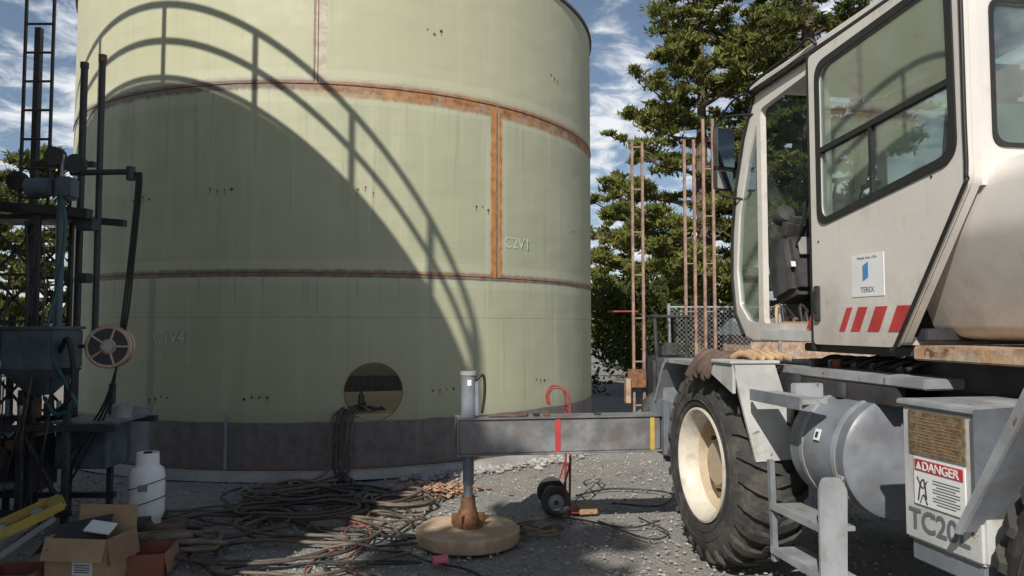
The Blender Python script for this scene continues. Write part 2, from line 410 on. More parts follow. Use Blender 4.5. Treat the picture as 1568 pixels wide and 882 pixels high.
md=shell.modifiers.new('b','BOOLEAN'); md.operation='DIFFERENCE'; md.object=cut; md.solver='EXACT'
bpy.context.view_layer.update()
dg=bpy.context.evaluated_depsgraph_get(); me2=bpy.data.meshes.new_from_object(shell.evaluated_get(dg))
shell.modifiers.clear(); shell.data=me2; bpy.data.objects.remove(cut)
tube('manway_edge',tank,'seam',[tuple(nrm*(TR+.001)+Vector((math.cos(a)*MR*math.cos(q),math.sin(a)*MR*math.cos(q),MZ+MR*math.sin(q)))) for q in np.linspace(0,2*math.pi,32,endpoint=False)],.004,4,6,closed=True)
lathe('tank_floor',tank,'concrete',[(0,0),(0,TR-.03),(.02,TR-.03),(.02,0)],(0,0,ZB),(0,0,1),96)
lathe('added_roof_ring',tank,'rigb',[(0,TR-.01),(.12,3.0),(.15,3.0),(.03,TR-.01)],(0,0,ZT-.02),(0,0,1),96)  # unseen roof ring with open middle, added to dim the tank interior
lathe('top_rim',tank,'tank',[(0,TR-.06),(0,TR+.03),(.03,TR+.03),(.03,TR-.06),(0,TR-.06)],(0,0,ZT+.012),(0,0,1),180)
lathe('foundation_ring',tank,'concrete',[(0,0),(0,4.02),(.085,4.0),(.085,0)],(0,0,-.005),(0,0,1),128)
lathe('bottom_plate',tank,'rust',[(0,TR-.2),(0,TR+.05),(.008,TR+.05),(.008,TR-.2)],(0,0,.081),(0,0,1),128)
for z,rr in((Z1,.007),(Z2,.009)):
    pts=[tuple(tp(p,z+random.uniform(-.002,.002),.001)) for p in np.linspace(-180,178,180)]
    tube('girth_weld_bead',tank,'seam',pts,rr,1,6,closed=True)
tube('vertical_weld_bead',tank,'seam',[tuple(tp(39,z,.001)) for z in np.linspace(Z1,Z2,12)],.007,2,6)
tube('vertical_weld_bead',tank,'seam',[tuple(tp(7,z,.001)) for z in np.linspace(Z2,ZT,12)],.005,2,6)
for ph,z,n in [(-8,3.07,4),(15.5,3.1,3),(27,4.97,3),(56,4.85,3),(-24,3.05,4),(-1.5,.83,4),(-19,.82,4),(51,.95,3),(29,.87,4),(36.5,3.0,3),(64,2.9,3),(-6,5.3,3)]:
    for i in range(n):
        p=tp(ph+(i-n/2)*1.25,z+random.uniform(-.03,.03))
        cyl('lug_mark',tank,random.choice(['rust','seam','ink']),p,p+Vector((p.x,p.y,0)).normalized()*.004,random.uniform(.008,.018),seg=8)
        if random.random()<.6: box('lug_drip',tank,'seam',tuple(p*1.0+Vector((p.x,p.y,0)).normalized()*.0015-Vector((0,0,.03))),(.006,.003,.05),(0,0,R(ph)),bev=0)
text('chalk_mark',tank,'chalk','C2V1',.19,tp(40.6,2.55,.006),(R(90),0,R(42.5)),.0003)
text('chalk_mark',tank,'chalk','C1V4',.19,tp(-21,1.42,.006),(R(90),0,R(-19)),.0003)
box('batten',tank,'greyl',tp(-6.7,.40,.03),(.035,.012,.62),(0,0,R(-6.7)))

def neighbour(cx,cy,zt):
    e=empty('storage_tank',(cx,cy,0))
    ringshell('shell',e,'tank',TR,.02,.08,zt,128)
    lathe('roof',e,'tank',[(0,TR),(.12,0)],(0,0,zt-.01),(0,0,1),96)
    lathe('foundation_ring',e,'concrete',[(0,0),(0,4.02),(.085,4.0),(.085,0)],(0,0,-.005),(0,0,1),96)
    def ring(z,r,w):
        tube('guard_rail',e,'rigm',[(r*math.cos(q),r*math.sin(q),z) for q in np.linspace(0,2*math.pi,120,endpoint=False)],w,1,8,closed=True)
    rr=TR-.02
    ring(zt+.90,rr,.036); ring(zt+.48,rr,.034); ring(zt+.06,rr,.03)
    n=20
    for k in range(n):
        q=2*math.pi*(k+.35)/n; c=(rr*math.cos(q),rr*math.sin(q))
        cyl('rail_post',e,'rigm',(c[0],c[1],zt-.03),(c[0],c[1],zt+.9),.034,seg=8)
neighbour(-6.83,2.0,6.6)

# ---------------------------------------------------------------- mobile crane
crane=empty('mobile_crane',(1.27,5.1,0),R(9))
C=crane
LR=(R(90),0,R(-90))
def wheel(x0,yc,flip=False):
    z=.66; w=.47; sx=-1 if flip else 1
    prof=[(.05,.37),(.015,.40),(0,.46),(.005,.53),(.03,.59),(.07,.622),(.15,.636),(.235,.64),(.32,.636),(.40,.622),(.44,.59),(.465,.53),(.47,.46),(.455,.40),(.42,.37),(.05,.37)]
    lathe('tire',C,'tire',prof,(x0,yc,z),(sx,0,0),72)
    for rr in (.44,.50): lathe('sidewall_ring',C,'tire',[(.0,rr-.006),(-.004,rr),(.0,rr+.006)],(x0+sx*.001,yc,z),(sx,0,0),72)
    n=26; bm=bmesh.new()
    for side in (0,1):
        for k in range(n):
            a0=2*math.pi*(k+.5*side)/n
            path=[(.255,.668,0),(.17,.668,.035),(.09,.662,.085),(.028,.632,.14),(.006,.585,.165)]
            secs=[]
            for (x,r,da) in path:
                xx=x if side==0 else w-x; hw=.046 if r>.65 else .042
                if r<.6: hw=.03
                sec=[]
                for (dr,dh) in((0,-hw),(0,hw),(-.06,hw*1.35),(-.06,-hw*1.35)):
                    ang=a0+da+dh; rr=r+dr
                    sec.append(bm.verts.new((x0+sx*xx+(0 if dr==0 else sx*(.03 if side==0 else -.03)*(r<.64)),yc+rr*math.sin(ang),z+rr*math.cos(ang))))
                secs.append(sec)
            for i in range(len(secs)-1):
                for j in range(4):
                    bm.faces.new([secs[i][j],secs[i][(j+1)%4],secs[i+1][(j+1)%4],secs[i+1][j]])
            bm.faces.new(secs[0]); bm.faces.new(secs[-1][::-1])
    finish(bm,'tire_lugs',C,'tire')
    lathe('rim',C,'rim',[(.06,.375),(.012,.385),(.008,.37),(.02,.35),(.05,.335),(.07,.325),(.14,.315)],(x0,yc,z),(sx,0,0),56)
    lathe('rim_dish',C,'rimin',[(.14,.316),(.20,.31),(.215,.29),(.20,.24),(.20,.19),(.16,.17),(.15,.15),(.13,.14),(.12,0)],(x0,yc,z),(sx,0,0),56)
    lathe('rim_back',C,'dark',[(.2,.33),(.3,.33),(.3,0)],(x0,yc,z),(sx,0,0),32)
    for k in range(16):
        q=2*math.pi*k/16; cyl('wheel_nut',C,'rust',(x0+sx*.17,yc+.215*math.sin(q),z+.215*math.cos(q)),(x0+sx*.205,yc+.215*math.sin(q),z+.215*math.cos(q)),.016,seg=6)
    cyl('axle_hub',C,'dark',(x0+sx*.3,yc,z),(x0+sx*.8,yc,z),.16)
wheel(0,0); wheel(0,-3.12); wheel(2.45,0,True); wheel(2.45,-3.12,True)
box('chassis_frame',C,'dark',(1.22,-1.3,.98),(1.0,5.6,.5))
box('deck_plate',C,'greyl',(1.28,-.75,1.335),(1.9,2.1,.05))
box('deck_side_rail',C,'dark',(.36,-.95,1.26),(.05,1.3,.10))
box('deck_plate_rear',C,'greyl',(1.3,-3.2,1.36),(2.3,1.2,.04))
cyl('turntable',C,'dark',(1.15,-1.75,1.30),(1.15,-1.75,1.46),.62,seg=48)
cyl('turntable_lower',C,'dark',(1.15,-1.75,1.0),(1.15,-1.75,1.31),.55,seg=48)
prism('fender_top',C,'greyl',rp([(-.42,1.36),(.55,1.36),(.62,1.30),(.80,1.02),(.78,1.01),(.60,1.27),(.53,1.33),(-.42,1.33)][::-1],.01,2),'x',-.02,.52)
prism('fender_skirt',C,'white',[(-.05,1.37),(.22,1.37),(.33,1.02),(.35,.80),(.09,.79),(-.0,1.15)],'y',-.66,-.64)
prism('fender_shoulder',C,'white',[(-.66,1.375),(-.40,1.375),(-.36,1.30),(-.66,1.20)],'x',-.055,-.035)
box('fender_cap',C,'white',(.09,-.53,1.385),(.32,.28,.02),bev=.004)
box('fender_fill',C,'dark',(.44,-.60,1.16),(.3,.3,.32))
box('mount_block',C,'grey',(.55,.1,1.2),(.3,.9,.3))
for i in range(6):
    y0=-.05-.06*i
    tube('leather_strap',C,'strap',[(-.05-.02*random.random(),y0+.05,1.22+.08*random.random()),(-.04,y0,1.34),(.04,y0-.03,1.40+.03*random.random()),(.16,y0-.02,1.39),(.28,y0+.06,1.41),(.38,y0,1.37)],.030,5,8,flat=.6)
for i in range(5):
    tube('work_glove',C,'tan',[(.05+.05*i,-.42,1.40),(.08+.05*i,-.50,1.43+.02*random.random()),(.10+.05*i,-.58,1.42),(.11+.06*i,-.63,1.40)],.020,4,8,flat=.7)
# outrigger
box('outrigger_beam',C,'beam',(-.80,.76,.78),(1.56,.19,.255),bev=.008)
box('outrigger_top_flange',C,'beam',(-.80,.76,.912),(1.58,.225,.012),bev=.003)
box('outrigger_bottom_flange',C,'beam',(-.80,.76,.647),(1.58,.225,.014),bev=.003)
box('end_plate',C,'beam',(-1.585,.76,.78),(.014,.23,.285),bev=.003)
box('red_band',C,'sred',(-.83,.662,.78),(.04,.006,.25),bev=.001)
box('yellow_band',C,'yellow',(-.085,.662,.78),(.035,.006,.25),bev=.001)
box('outrigger_box',C,'grey',(1.2,.78,.80),(2.3,.32,.42),bev=.01)
box('outrigger_box_collar',C,'grey',(.02,.79,.82),(.05,.34,.42),bev=.01)
prism('corner_gusset',C,'grey',[(.02,.55),(.25,.55),(.25,1.33),(.12,1.33),(.02,1.1)],'y',.70,.715)
box('far_outrigger_beam',C,'beam',(3.1,.78,.78),(1.56,.19,.255))
for i,x in enumerate((-1.25,-1.13,-.98,-.9,-.5)):
    box('bolt_block',C,'rust' if i%2 else 'dark',(x,.74,.928),(.05,.05,.02))
tube('beam_top_rag',C,'strap',[(-1.35,.70,.925),(-1.25,.72,.93),(-1.15,.69,.925),(-1.05,.73,.93)],.012,5,6)
jx,jy=-1.50,.74
cyl('jack_housing',C,'grey',(jx,jy,.92),(jx,jy,1.235),.058)
cyl('jack_cap',C,'greyl',(jx,jy,1.235),(jx,jy,1.262),.066)
box('jack_bracket',C,'grey',(jx+.06,jy,1.06),(.03,.10,.26))
tube('jack_hose',C,'black',[(jx+.05,jy-.03,1.20),(jx+.11,jy-.02,1.23),(jx+.12,jy-.02,1.1),(jx+.10,jy-.02,.95)],.011)
box('jack_label',C,'paper',(jx,jy-.0605,1.18),(.03,.004,.045),bev=0)
cyl('jack_lower_tube',C,'grey',(jx,jy,.64),(jx,jy,.42),.042)
cyl('jack_rod',C,'wire',(jx,jy,.42),(jx,jy,.15),.034)
lathe('float_cone',C,'rust',[(0,.11),(.03,.11),(.05,.08),(.16,.055),(.22,.05)],(jx,jy,.115),(0,0,1),24)
for q in range(6):
    an=q*math.pi/3; box('float_rib',C,'rust',(jx+.08*math.cos(an),jy+.08*math.sin(an),.17),(.09,.012,.08),(0,0,an),bev=.002)
lathe('float_pad',C,'padm',[(0,0),(0,.375),(.02,.385),(.085,.385),(.10,.37),(.105,0)],(jx,jy,.008),(0,0,1),64)
# hydraulic tank
lathe('hydraulic_tank',C,'grey',[(0,0),(0,.16),(.015,.285),(.03,.305),(.53,.305),(.545,.285),(.565,.20),(.575,0)],(.46,-.90,.935),(0,-1,0),64)
for yy in(-1.03,-1.33):
    lathe('tank_strap',C,'greyl',[(0,.306),(0,.311),(.035,.311),(.035,.306)],(.46,yy,.935),(0,-1,0),64)
box('tank_sticker',C,'paper',(.160,-1.2,1.03),(.004,.05,.06),(0,R(18),0),bev=0)
box('tank_sticker_mark',C,'ink',(.156,-1.2,1.03),(.004,.02,.03),(0,R(18),0),bev=0)
cyl('filler_neck',C,'dark',(.36,-1.15,1.22),(.36,-1.15,1.30),.05)
# boarding steps
prism('step_front_hanger',C,'grey',[(-.93,.85),(-.90,.85),(-.93,.30),(-.96,.30)],'x',.03,.06)
prism('step_plate',C,'greyl',rp([(.0,.36),(.14,.36),(.15,.80),(.11,.86),(.02,.86),(.0,.80)],.02,2),'y',-1.47,-1.455)
prism('step_plate_flange',C,'greyl',[(-1.455,.36),(-1.39,.38),(-1.41,.86),(-1.455,.86)],'x',.13,.145)
for z in(.36,.60):
    box('step_tread',C,'greyl',(.12,-1.19,z),(.18,.50,.025),bev=.003)
    box('step_tread_lip',C,'greyl',(.025,-1.19,z+.004),(.010,.50,.04),bev=.002)
prism('upper_step_plate',C,'greyl',[(-.78,1.20),(-.80,1.225),(-1.30,1.225),(-1.30,1.20)],'x',.02,.16)
prism('upper_step_lip',C,'grey',[(-.76,1.17),(-.76,1.235),(-1.30,1.235),(-1.30,1.17)],'x',.004,.018)
box('deck_bracket',C,'greyl',(.28,-.95,1.22),(.22,.06,.12))
# tool box
box('battery_box',C,'white',(.25,-2.25,1.01),(.44,.42,.54),bev=.012)
box('battery_box_lid',C,'greyl',(.25,-2.25,1.29),(.47,.45,.025),bev=.006)
box('battery_box_foot',C,'grey',(.25,-2.25,.70),(.40,.38,.09),bev=.006)
box('data_plate',C,'plate',(.026,-2.24,1.175),(.006,.30,.17),bev=0)
for i in range(12): box('data_plate_line',C,'card2',(.0225,-2.24,1.10+.0125*i),(.002,.26-.04*(i%3),.003),bev=0)
box('danger_label',C,'paper',(.026,-2.25,.985),(.006,.27,.185),bev=0)
box('danger_header',C,'sred',(.0225,-2.25,1.048),(.004,.255,.045),bev=0)
text('danger_text',C,'paper','DANGER',.048,(.0195,-2.165,1.031),LR,bold=.0006)
prism('danger_triangle',C,'paper',[(-2.13,1.032),(-2.16,1.032),(-2.145,1.062)],'x',.0195,.0205)
tube('danger_pictogram',C,'ink',[(.021,-2.14,.91),(.021,-2.155,.98),(.021,-2.175,.99),(.021,-2.185,.92)],.0025,4,6)
tube('danger_pictogram',C,'ink',[(.021,-2.135,1.0),(.021,-2.165,.96),(.021,-2.19,.99)],.002,4,6)
tube('danger_pictogram',C,'ink',[(.021,-2.15,.90),(.021,-2.17,.935),(.021,-2.19,.90)],.002,4,6)
for i in range(9): box('danger_line',C,'mark',(.022,-2.29,.912+.011*i),(.002,.14 if i%3 else .10,.0028),bev=0)
text('fleet_number',C,'mark','TC20L',.115,(.0265,-2.075,.79),LR,bold=.002)
# rear fender
prism('rear_fender',C,'grey',[(-2.40,.86),(-2.43,.86),(-2.76,1.40),(-3.9,1.40),(-3.9,1.43),(-2.74,1.43)][::-1],'x',-.02,.52)
prism('rear_fender_edge',C,'greyl',[(-2.39,.85),(-2.42,.85),(-2.765,1.395),(-3.9,1.395),(-3.9,1.435),(-2.74,1.435)][::-1],'x',-.035,-.02)
prism('rear_fender_web',C,'grey',[(-2.46,1.30),(-2.46,.95),(-2.70,1.34)],'x',.0,.45)
# superstructure
box('superstructure_deck',C,'rorange',(1.25,-3.2,1.475),(1.72,3.1,.07),bev=.008)
prism('engine_housing',C,'cream',rp([(.42,2.02),(.42,2.24),(.50,2.32),(2.18,2.32),(2.18,1.53),(.72,1.53),(.60,1.56)],.05,4),'y',-1.55,-3.98)
box('housing_corner_fill',C,'dark',(.6,-1.62,1.56),(.3,.1,.06))
prism('boom',C,'cream',[(1.55,2.55),(2.05,2.55),(2.05,3.15),(1.55,3.15)],'y',-2.0,-8.5)
# cab
cabo=[(-.2,3.17),(-.05,2.93),(.08,2.6),(.15,2.25),(.165,1.95),(.12,1.68),(.0,1.54),(-.12,1.51),(-1.62,1.51),(-2.09,2.22),(-2.09,3.2)][::-1]
op=rp([(-.27,1.62),(-.27,3.06),(-.91,3.11),(-.91,1.62)],.04)
nose=rp([(-.215,2.98),(-.07,2.74),(.06,2.4),(.11,2.0),(.07,1.75),(-.06,1.64),(-.205,1.62)],.03,3)
win=rp([(-1.03,2.19),(-1.03,3.07),(-2.02,3.13),(-2.03,2.34)],.09,6)
wb=rp([(-1.01,2.15),(-1.01,3.1),(-2.04,3.15),(-2.04,2.30)],.05,3)
fw=rp([(-.27,1.95),(-.27,3.06),(-.95,3.10),(-.95,1.95)],.05,3)
cabs=rp(cabo,.02,2)
prism('cab_side',C,'cream',cabs,'x',.36,.40,[op,nose,wb])
prism('cab_far_side',C,'cream',cabs,'x',1.25,1.29,[fw,nose,wb])
prism('nose_glass',C,'glass',nose,'x',.375,.38)
prism('far_side_glass',C,'glass',wb,'x',1.265,1.27)
prism('far_front_glass',C,'glass',fw,'x',1.265,1.27)
def strip(name,mat,pts,th,x0,x1):
    P=[Vector(p) for p in pts]; L=[];Rr=[]
    for i,p in enumerate(P):
        d=(P[min(i+1,len(P)-1)]-P[max(i-1,0)]).normalized(); n=Vector((-d.y,d.x)); L.append(tuple(p+n*th/2));Rr.append(tuple(p-n*th/2))
    return prism(name,C,mat,L+Rr[::-1],'x',x0,x1)
ns=[(-.2,3.16),(-.05,2.92),(.08,2.59),(.145,2.25),(.158,1.95),(.115,1.69)]
strip('windshield','glass',ns,.006,.41,1.24)
strip('windshield_seal','black',ns,.03,.395,.415); strip('windshield_seal','black',ns,.03,1.235,1.255)
strip('nose_trim','black',[(p[0]+.012,p[1]) for p in ns]+[(.0,1.54)],.022,.345,.37)
strip('cab_floor','cream',[(-.12,1.53),(-1.6,1.53)],.04,.40,1.25)
box('roof_panel',C,'cream',(.82,-1.15,3.225),(.98,1.96,.06),bev=.025)
prism('roof_gutter',C,'black',[(-.19,3.175),(-.19,3.19),(-2.1,3.225),(-2.1,3.205)],'x',.325,.36)
prism('rear_wall',C,'cream',[(.40,2.2),(1.25,2.2),(1.25,3.2),(.40,3.2)],'y',-2.09,-2.06,[rp([(.47,2.38),(1.2,2.38),(1.2,3.0),(.47,3.0)],.06)])
prism('rear_window',C,'glass',rp([(.46,2.37),(1.21,2.37),(1.21,3.01),(.46,3.01)],.06),'y',-2.08,-2.075)
prism('rear_window_seal',C,'black',rp([(.455,2.365),(1.215,2.365),(1.215,3.015),(.455,3.015)],.06),'y',-2.098,-2.091,[rp([(.475,2.385),(1.195,2.385),(1.195,2.995),(.475,2.995)],.06)])
# door
dooro=[(-.93,1.50),(-.93,3.17),(-2.10,3.20),(-2.10,2.22),(-1.62,1.50)]
prism('door_panel',C,'cream',rp(dooro,.03,3),'x',.315,.35,[win])
prism('window_gasket',C,'black',rp([(-1.0,2.16),(-1.0,3.10),(-2.05,3.16),(-2.06,2.31)],.10,6),'x',.306,.3145,[rp([(-1.04,2.20),(-1.04,3.06),(-2.01,3.12),(-2.02,2.35)],.08,6)])
prism('window_divider',C,'black',[(-1.01,2.575),(-1.01,2.605),(-2.04,2.68),(-2.04,2.65)],'x',.307,.333)
prism('window_divider_upright',C,'black',[(-1.47,2.25),(-1.49,2.25),(-1.49,2.64),(-1.47,2.64)],'x',.309,.333)
prism('door_glass',C,'glass',rp([(-1.02,2.18),(-1.02,3.08),(-2.03,3.14),(-2.04,2.33)],.09,6),'x',.325,.330)
tube('door_edge_seal',C,'black',[(.312,-2.105,3.2),(.312,-2.105,2.5),(.312,-2.105,2.24),(.312,-2.07,2.16),(.312,-1.64,1.52),(.312,-1.60,1.49)],.009,6,8)
box('door_front_edge',C,'black',(.335,-.918,2.33),(.045,.022,1.74),bev=.004)
box('door_latch',C,'plastic',(.306,-.985,1.73),(.02,.05,.20),bev=.008)
box('door_latch_grip',C,'dark',(.293,-.985,1.74),(.008,.03,.12),bev=.003)
for y in(-1.0,-1.9):
    for z in(2.08 if y>-1.5 else 2.27,): cyl('panel_rivet',C,'dark',(.315,y,z),(.311,y,z),.006,seg=8)
box('bottom_sill',C,'white',(.345,-.62,1.545),(.03,.72,.07),bev=.004)
box('maker_label',C,'paper',(.3135,-1.43,1.86),(.003,.26,.215),bev=0)
prism('maker_label_logo',C,'blue',[(-1.395,1.83),(-1.395,1.91),(-1.44,1.93),(-1.44,1.85)],'x',.311,.312)
text('maker_label_text',C,'mark','TEREX',.038,(.3115,-1.375,1.775),LR)
text('maker_label_small',C,'mark','Waverly  Iowa  U.S.A.',.018,(.3115,-1.35,1.945),LR)
def stripe(y,w,m):
    prism('warning_stripe',C,m,[(y,1.575),(y-w,1.575),(y-w-.07,1.70),(y-.07,1.70)],'x',.3125,.3145)
for y,w in((-1.18,.05),(-1.28,.075),(-1.42,.09),(-1.58,.10)): stripe(y,w,'sred')
prism('warning_stripe',C,'sred',[(-.84,1.585),(-.905,1.585),(-.905,1.68),(-.88,1.66)],'x',.325,.328)
tube('roof_hand_rail',C,'black',[(.33,-.2,3.16),(.30,-.24,3.22),(.30,-.8,3.25),(.30,-.95,3.27),(.33,-1.0,3.22)],.010)
# mirrors
box('mirror_frame',C,'plastic',(.30,.16,2.89),(.17,.05,.30),(0,0,R(12)),bev=.02)
box('mirror_face',C,'mirror',(.303,.133,2.89),(.145,.004,.275),(0,0,R(12)),bev=.001)
box('mirror_frame',C,'plastic',(.29,.16,2.655),(.16,.05,.15),(0,0,R(12)),bev=.02)
box('mirror_face',C,'mirror',(.293,.133,2.655),(.135,.004,.125),(0,0,R(12)),bev=.001)
tube('mirror_arm',C,'black',[(.37,-.18,3.05),(.28,.08,3.1),(.24,.18,3.05),(.24,.19,2.8),(.24,.18,2.6),(.30,.1,2.53),(.37,.02,2.5)],.009)
tube('mirror_arm',C,'black',[(.37,-.4,3.19),(.30,-.05,3.2),(.25,.12,3.1)],.008)
# interior
box('seat_cushion',C,'teal',(.82,-1.35,1.98),(.5,.5,.13),bev=.05)
box('seat_back',C,'teal',(.82,-1.66,2.36),(.48,.13,.68),(R(8),0,0),bev=.05)
box('seat_headrest',C,'teal',(.82,-1.72,2.78),(.28,.1,.18),(R(8),0,0),bev=.04)
box('seat_base',C,'plastic',(.82,-1.35,1.75),(.35,.35,.36))
box('side_console',C,'inter',(.52,-1.35,2.05),(.18,.6,.16),bev=.03)
box('front_console',C,'plastic',(.75,-.32,1.98),(.62,.30,.42),(R(-15),0,0),bev=.04)
box('console_top',C,'plastic',(.72,-.36,2.24),(.50,.16,.16),(R(20),0,0),bev=.04)
box('console_panel',C,'inter',(.72,-.47,2.12),(.44,.01,.12),(R(-15),0,0),bev=.003)
box('console_pedestal',C,'dark',(.78,-.22,1.70),(.35,.22,.32))
box('console_label',C,'paper',(.46,-.475,2.0),(.03,.004,.035),(R(-15),0,0),bev=0)
for i in range(6):
    x=.50+.09*i; cyl('control_lever',C,'black',(x,-.45,2.12),(x+.01,-.60-.02*(i%2),2.44+.03*(i%3)),.009,seg=8)
    lathe('lever_knob',C,'black',[(-.02,0),(-.014,.014),(0,.02),(.014,.014),(.02,0)],(x+.01,-.61-.02*(i%2),2.45+.03*(i%3)),(0,0,1),12)
lathe('work_lamp',C,'plastic',[(0,0),(0,.06),(.03,.07),(.10,.05),(.12,0)],(.52,-.30,2.36),(0,.5,-.2),20)
cyl('steering_column',C,'plastic',(.8,-.45,2.05),(.8,-.66,2.28),.03)
tube('steering_wheel',C,'black',[(.8+.17*math.cos(q),-.66+.12*math.sin(q),2.29+.12*math.sin(q)) for q in np.linspace(0,6.28,16,endpoint=False)],.013,4,8,closed=True)
for i in range(9):
    tube('floor_hose',C,random.choice(['black','strap','tan']),[(.42+.05*random.random(),-.85+.07*i,1.58),(.48,-.80+.07*i,1.64+.1*random.random()),(.6,-.83+.07*i,1.6),(.75,-.7+.05*i,1.58+.05*random.random())],.012,5,6)
box('floor_mat',C,'rorange',(.8,-.65,1.565),(.8,.9,.02),bev=.003)
box('floor_debris',C,'tan',(.5,-.6,1.60),(.12,.5,.05),(0,R(8),R(6)),bev=.01)
for i in range(7):
    y=-.7-.13*i
    tube('hydraulic_hose',C,'black',[(.48,y,1.38),(.55,y-.05,1.42),(.7,y-.1,1.40),(.95,y,1.43)],.014,5,8)
for i in range(5): box('deck_fitting',C,random.choice(['dark','grey','rust']),(.45+.08*i,-.75-.1*i,1.385),(.09,.07,.05),(0,0,i*.4))
box('cab_underframe',C,'dark',(.75,-1.2,1.475),(.6,1.2,.05))

# ---------------------------------------------------------------- hand truck
ht=empty('hand_truck',(.43,6.5,0),R(3))
for y in(-.15,.15):
    lathe('wheel_tire',ht,'tire',[(-.04,.07),(-.045,.10),(-.03,.125),(.03,.125),(.045,.10),(.04,.07)],(-.07,y*1.25,.125),(0,1,0),32)
    lathe('wheel_hub',ht,'greyl',[(-.035,0),(-.035,.035),(-.02,.072),(.02,.072),(.035,.035),(.035,0)],(-.07,y*1.25,.125),(0,1,0),24)
    lathe('wheel_bolt',ht,'dark',[(-.05,0),(-.05,.02),(.05,.02),(.05,0)],(-.07,y*1.25,.125),(0,1,0),12)
    tube('side_rail',ht,'red',[(.05,y,.03),(.055,y,.3),(.06,y,.7),(.05,y*.9,1.0),(.0,y*.7,1.06),(-.08,y*.6,1.07),(-.12,y*.5,1.0),(-.11,y*.5,.93)],.010,6,8)
    tube('wheel_brace',ht,'red',[(.055,y,.42),(-.0,y,.25),(-.07,y*1.1,.125)],.008)
for z in(.15,.4,.65,.88): cyl('cross_bar',ht,'red',(.055,-.15,z),(.055,.15,z),.009,seg=8)
cyl('axle',ht,'dark',(-.07,-.2,.125),(-.07,.2,.125),.01,seg=8)
cyl('handle_grip',ht,'red',(-.11,-.08,.93),(-.11,.08,.93),.012,seg=8)
box('toe_plate',ht,'red',(.15,0,.02),(.20,.32,.008),bev=.001)
box('wood_block',None,'wood',(.64,6.42,.035),(.16,.14,.06),(0,0,.2))

# ---------------------------------------------------------------- propane cylinder
pb=empty('propane_cylinder',(-2.93,6.0,0))
lathe('body',pb,'bottle',[(0,0),(.0,.10),(.03,.11),(.06,.125),(.09,.133),(.38,.133),(.43,.12),(.46,.085),(.48,.03),(.48,0)],(0,0,.03),(0,0,1),40)
lathe('foot_ring',pb,'bottle',[(0,.10),(0,.106),(.06,.106),(.06,.10)],(0,0,0),(0,0,1),32)
lathe('collar',pb,'bottle',[(0,.085),(0,.09),(.12,.085),(.12,.078),(0,.083)],(0,0,.47),(0,0,1),32)
cyl('valve',pb,'dark',(0,0,.50),(0,0,.58),.02); cyl('valve_wheel',pb,'dark',(0,0,.58),(0,0,.595),.032)
box('label',pb,'greyl',(.03,-.134,.33),(.07,.004,.05),(0,0,R(12)),bev=0)
for zz in (.2,.34): tube('tie_strap',pb,'dark',[(.136*math.cos(q),.136*math.sin(q),zz+.04*math.cos(q)) for q in np.linspace(0,6.28,20,endpoint=False)],.004,3,6,closed=True)

# ---------------------------------------------------------------- mast rig on the left
rg=empty('mast_hoist_rig',(0,0,0))
def bar(m,p,q,w=.05,name='frame_bar'):
    p=Vector(p);q=Vector(q);d=q-p
    bm=bmesh.new(); bmesh.ops.create_cube(bm,size=1); bmesh.ops.scale(bm,vec=(w,w,d.length),verts=bm.verts)
    bmesh.ops.bevel(bm,geom=list(bm.edges),offset=w*.08,segments=1,affect='EDGES')
    bmesh.ops.transform(bm,matrix=Matrix.Translation((p+q)/2)@d.to_track_quat('Z','Y').to_matrix().to_4x4(),verts=bm.verts)
    return finish(bm,name,rg,m)
Y0=6.0;Y1=6.55
bar('rigm',(-4.28,Y1,0),(-4.28,Y1,4.30),.055)
cyl('mast_tube',rg,'dark',(-3.86,Y1,.5),(-3.86,Y1,3.95),.03)
cyl('mast_tube_cap',rg,'dark',(-3.86,Y1,3.93),(-3.86,Y1,3.98),.036)
cyl('mast_tube',rg,'dark',(-3.50,Y0+.2,1.55),(-3.50,Y0+.2,3.90),.026)
cyl('mast_tube_cap',rg,'seam',(-3.50,Y0+.2,3.86),(-3.50,Y0+.2,3.92),.033)
for x in(-4.20,-3.96): bar('rigm',(x,6.25,2.6),(x,6.25,5.4),.022,'ladder_rail')
for i in range(11): cyl('ladder_rung',rg,'rigm',(-4.20,6.25,2.7+.252*i),(-3.96,6.25,2.7+.252*i),.011,seg=8)
for x in(-4.20,-3.84):
    for y in(5.95,6.4): bar('rigm',(x,y,.1),(x,y,2.5),.035)
for i in range(5):
    z=.5+.38*i
    for y in(5.95,6.4):
        bar('rigm',(-4.20,y,z),(-3.84,y,z+.38),.018,'lattice'); bar('rigm',(-3.84,y,z),(-4.20,y,z+.38),.018,'lattice')
        bar('rigm',(-4.20,y,z),(-3.84,y,z),.022,'lattice')
bar('rigm',(-4.4,Y0,2.60),(-3.45,Y0,2.52),.08); bar('rigm',(-4.4,Y1,2.60),(-3.45,Y1,2.52),.06)
box('platform',rg,'rigm',(-3.98,6.2,2.50),(.8,.40,.04))
bar('rigm',(-3.95,Y0,2.93),(-3.42,Y0,2.93),.045)
cyl('arm_pipe',rg,'dark',(-3.62,Y0,2.86),(-3.10,Y0,2.87),.024)
cyl('arm_valve',rg,'dark',(-3.13,Y0,2.80),(-3.13,Y0,2.91),.035)
for x,z in((-4.02,2.78),(-3.72,2.98),(-3.55,2.92)):
    lathe('pulley',rg,'rigm',[(-.03,0),(-.03,.08),(-.01,.065),(.01,.065),(.03,.08),(.03,0)],(x,Y0-.05,z),(0,1,0),24)
box('gear_motor',rg,'rigb',(-3.62,5.95,2.72),(.13,.16,.18),bev=.02)
cyl('gear_motor_drum',rg,'rigb',(-3.9,5.9,2.72),(-3.70,5.9,2.72),.075)
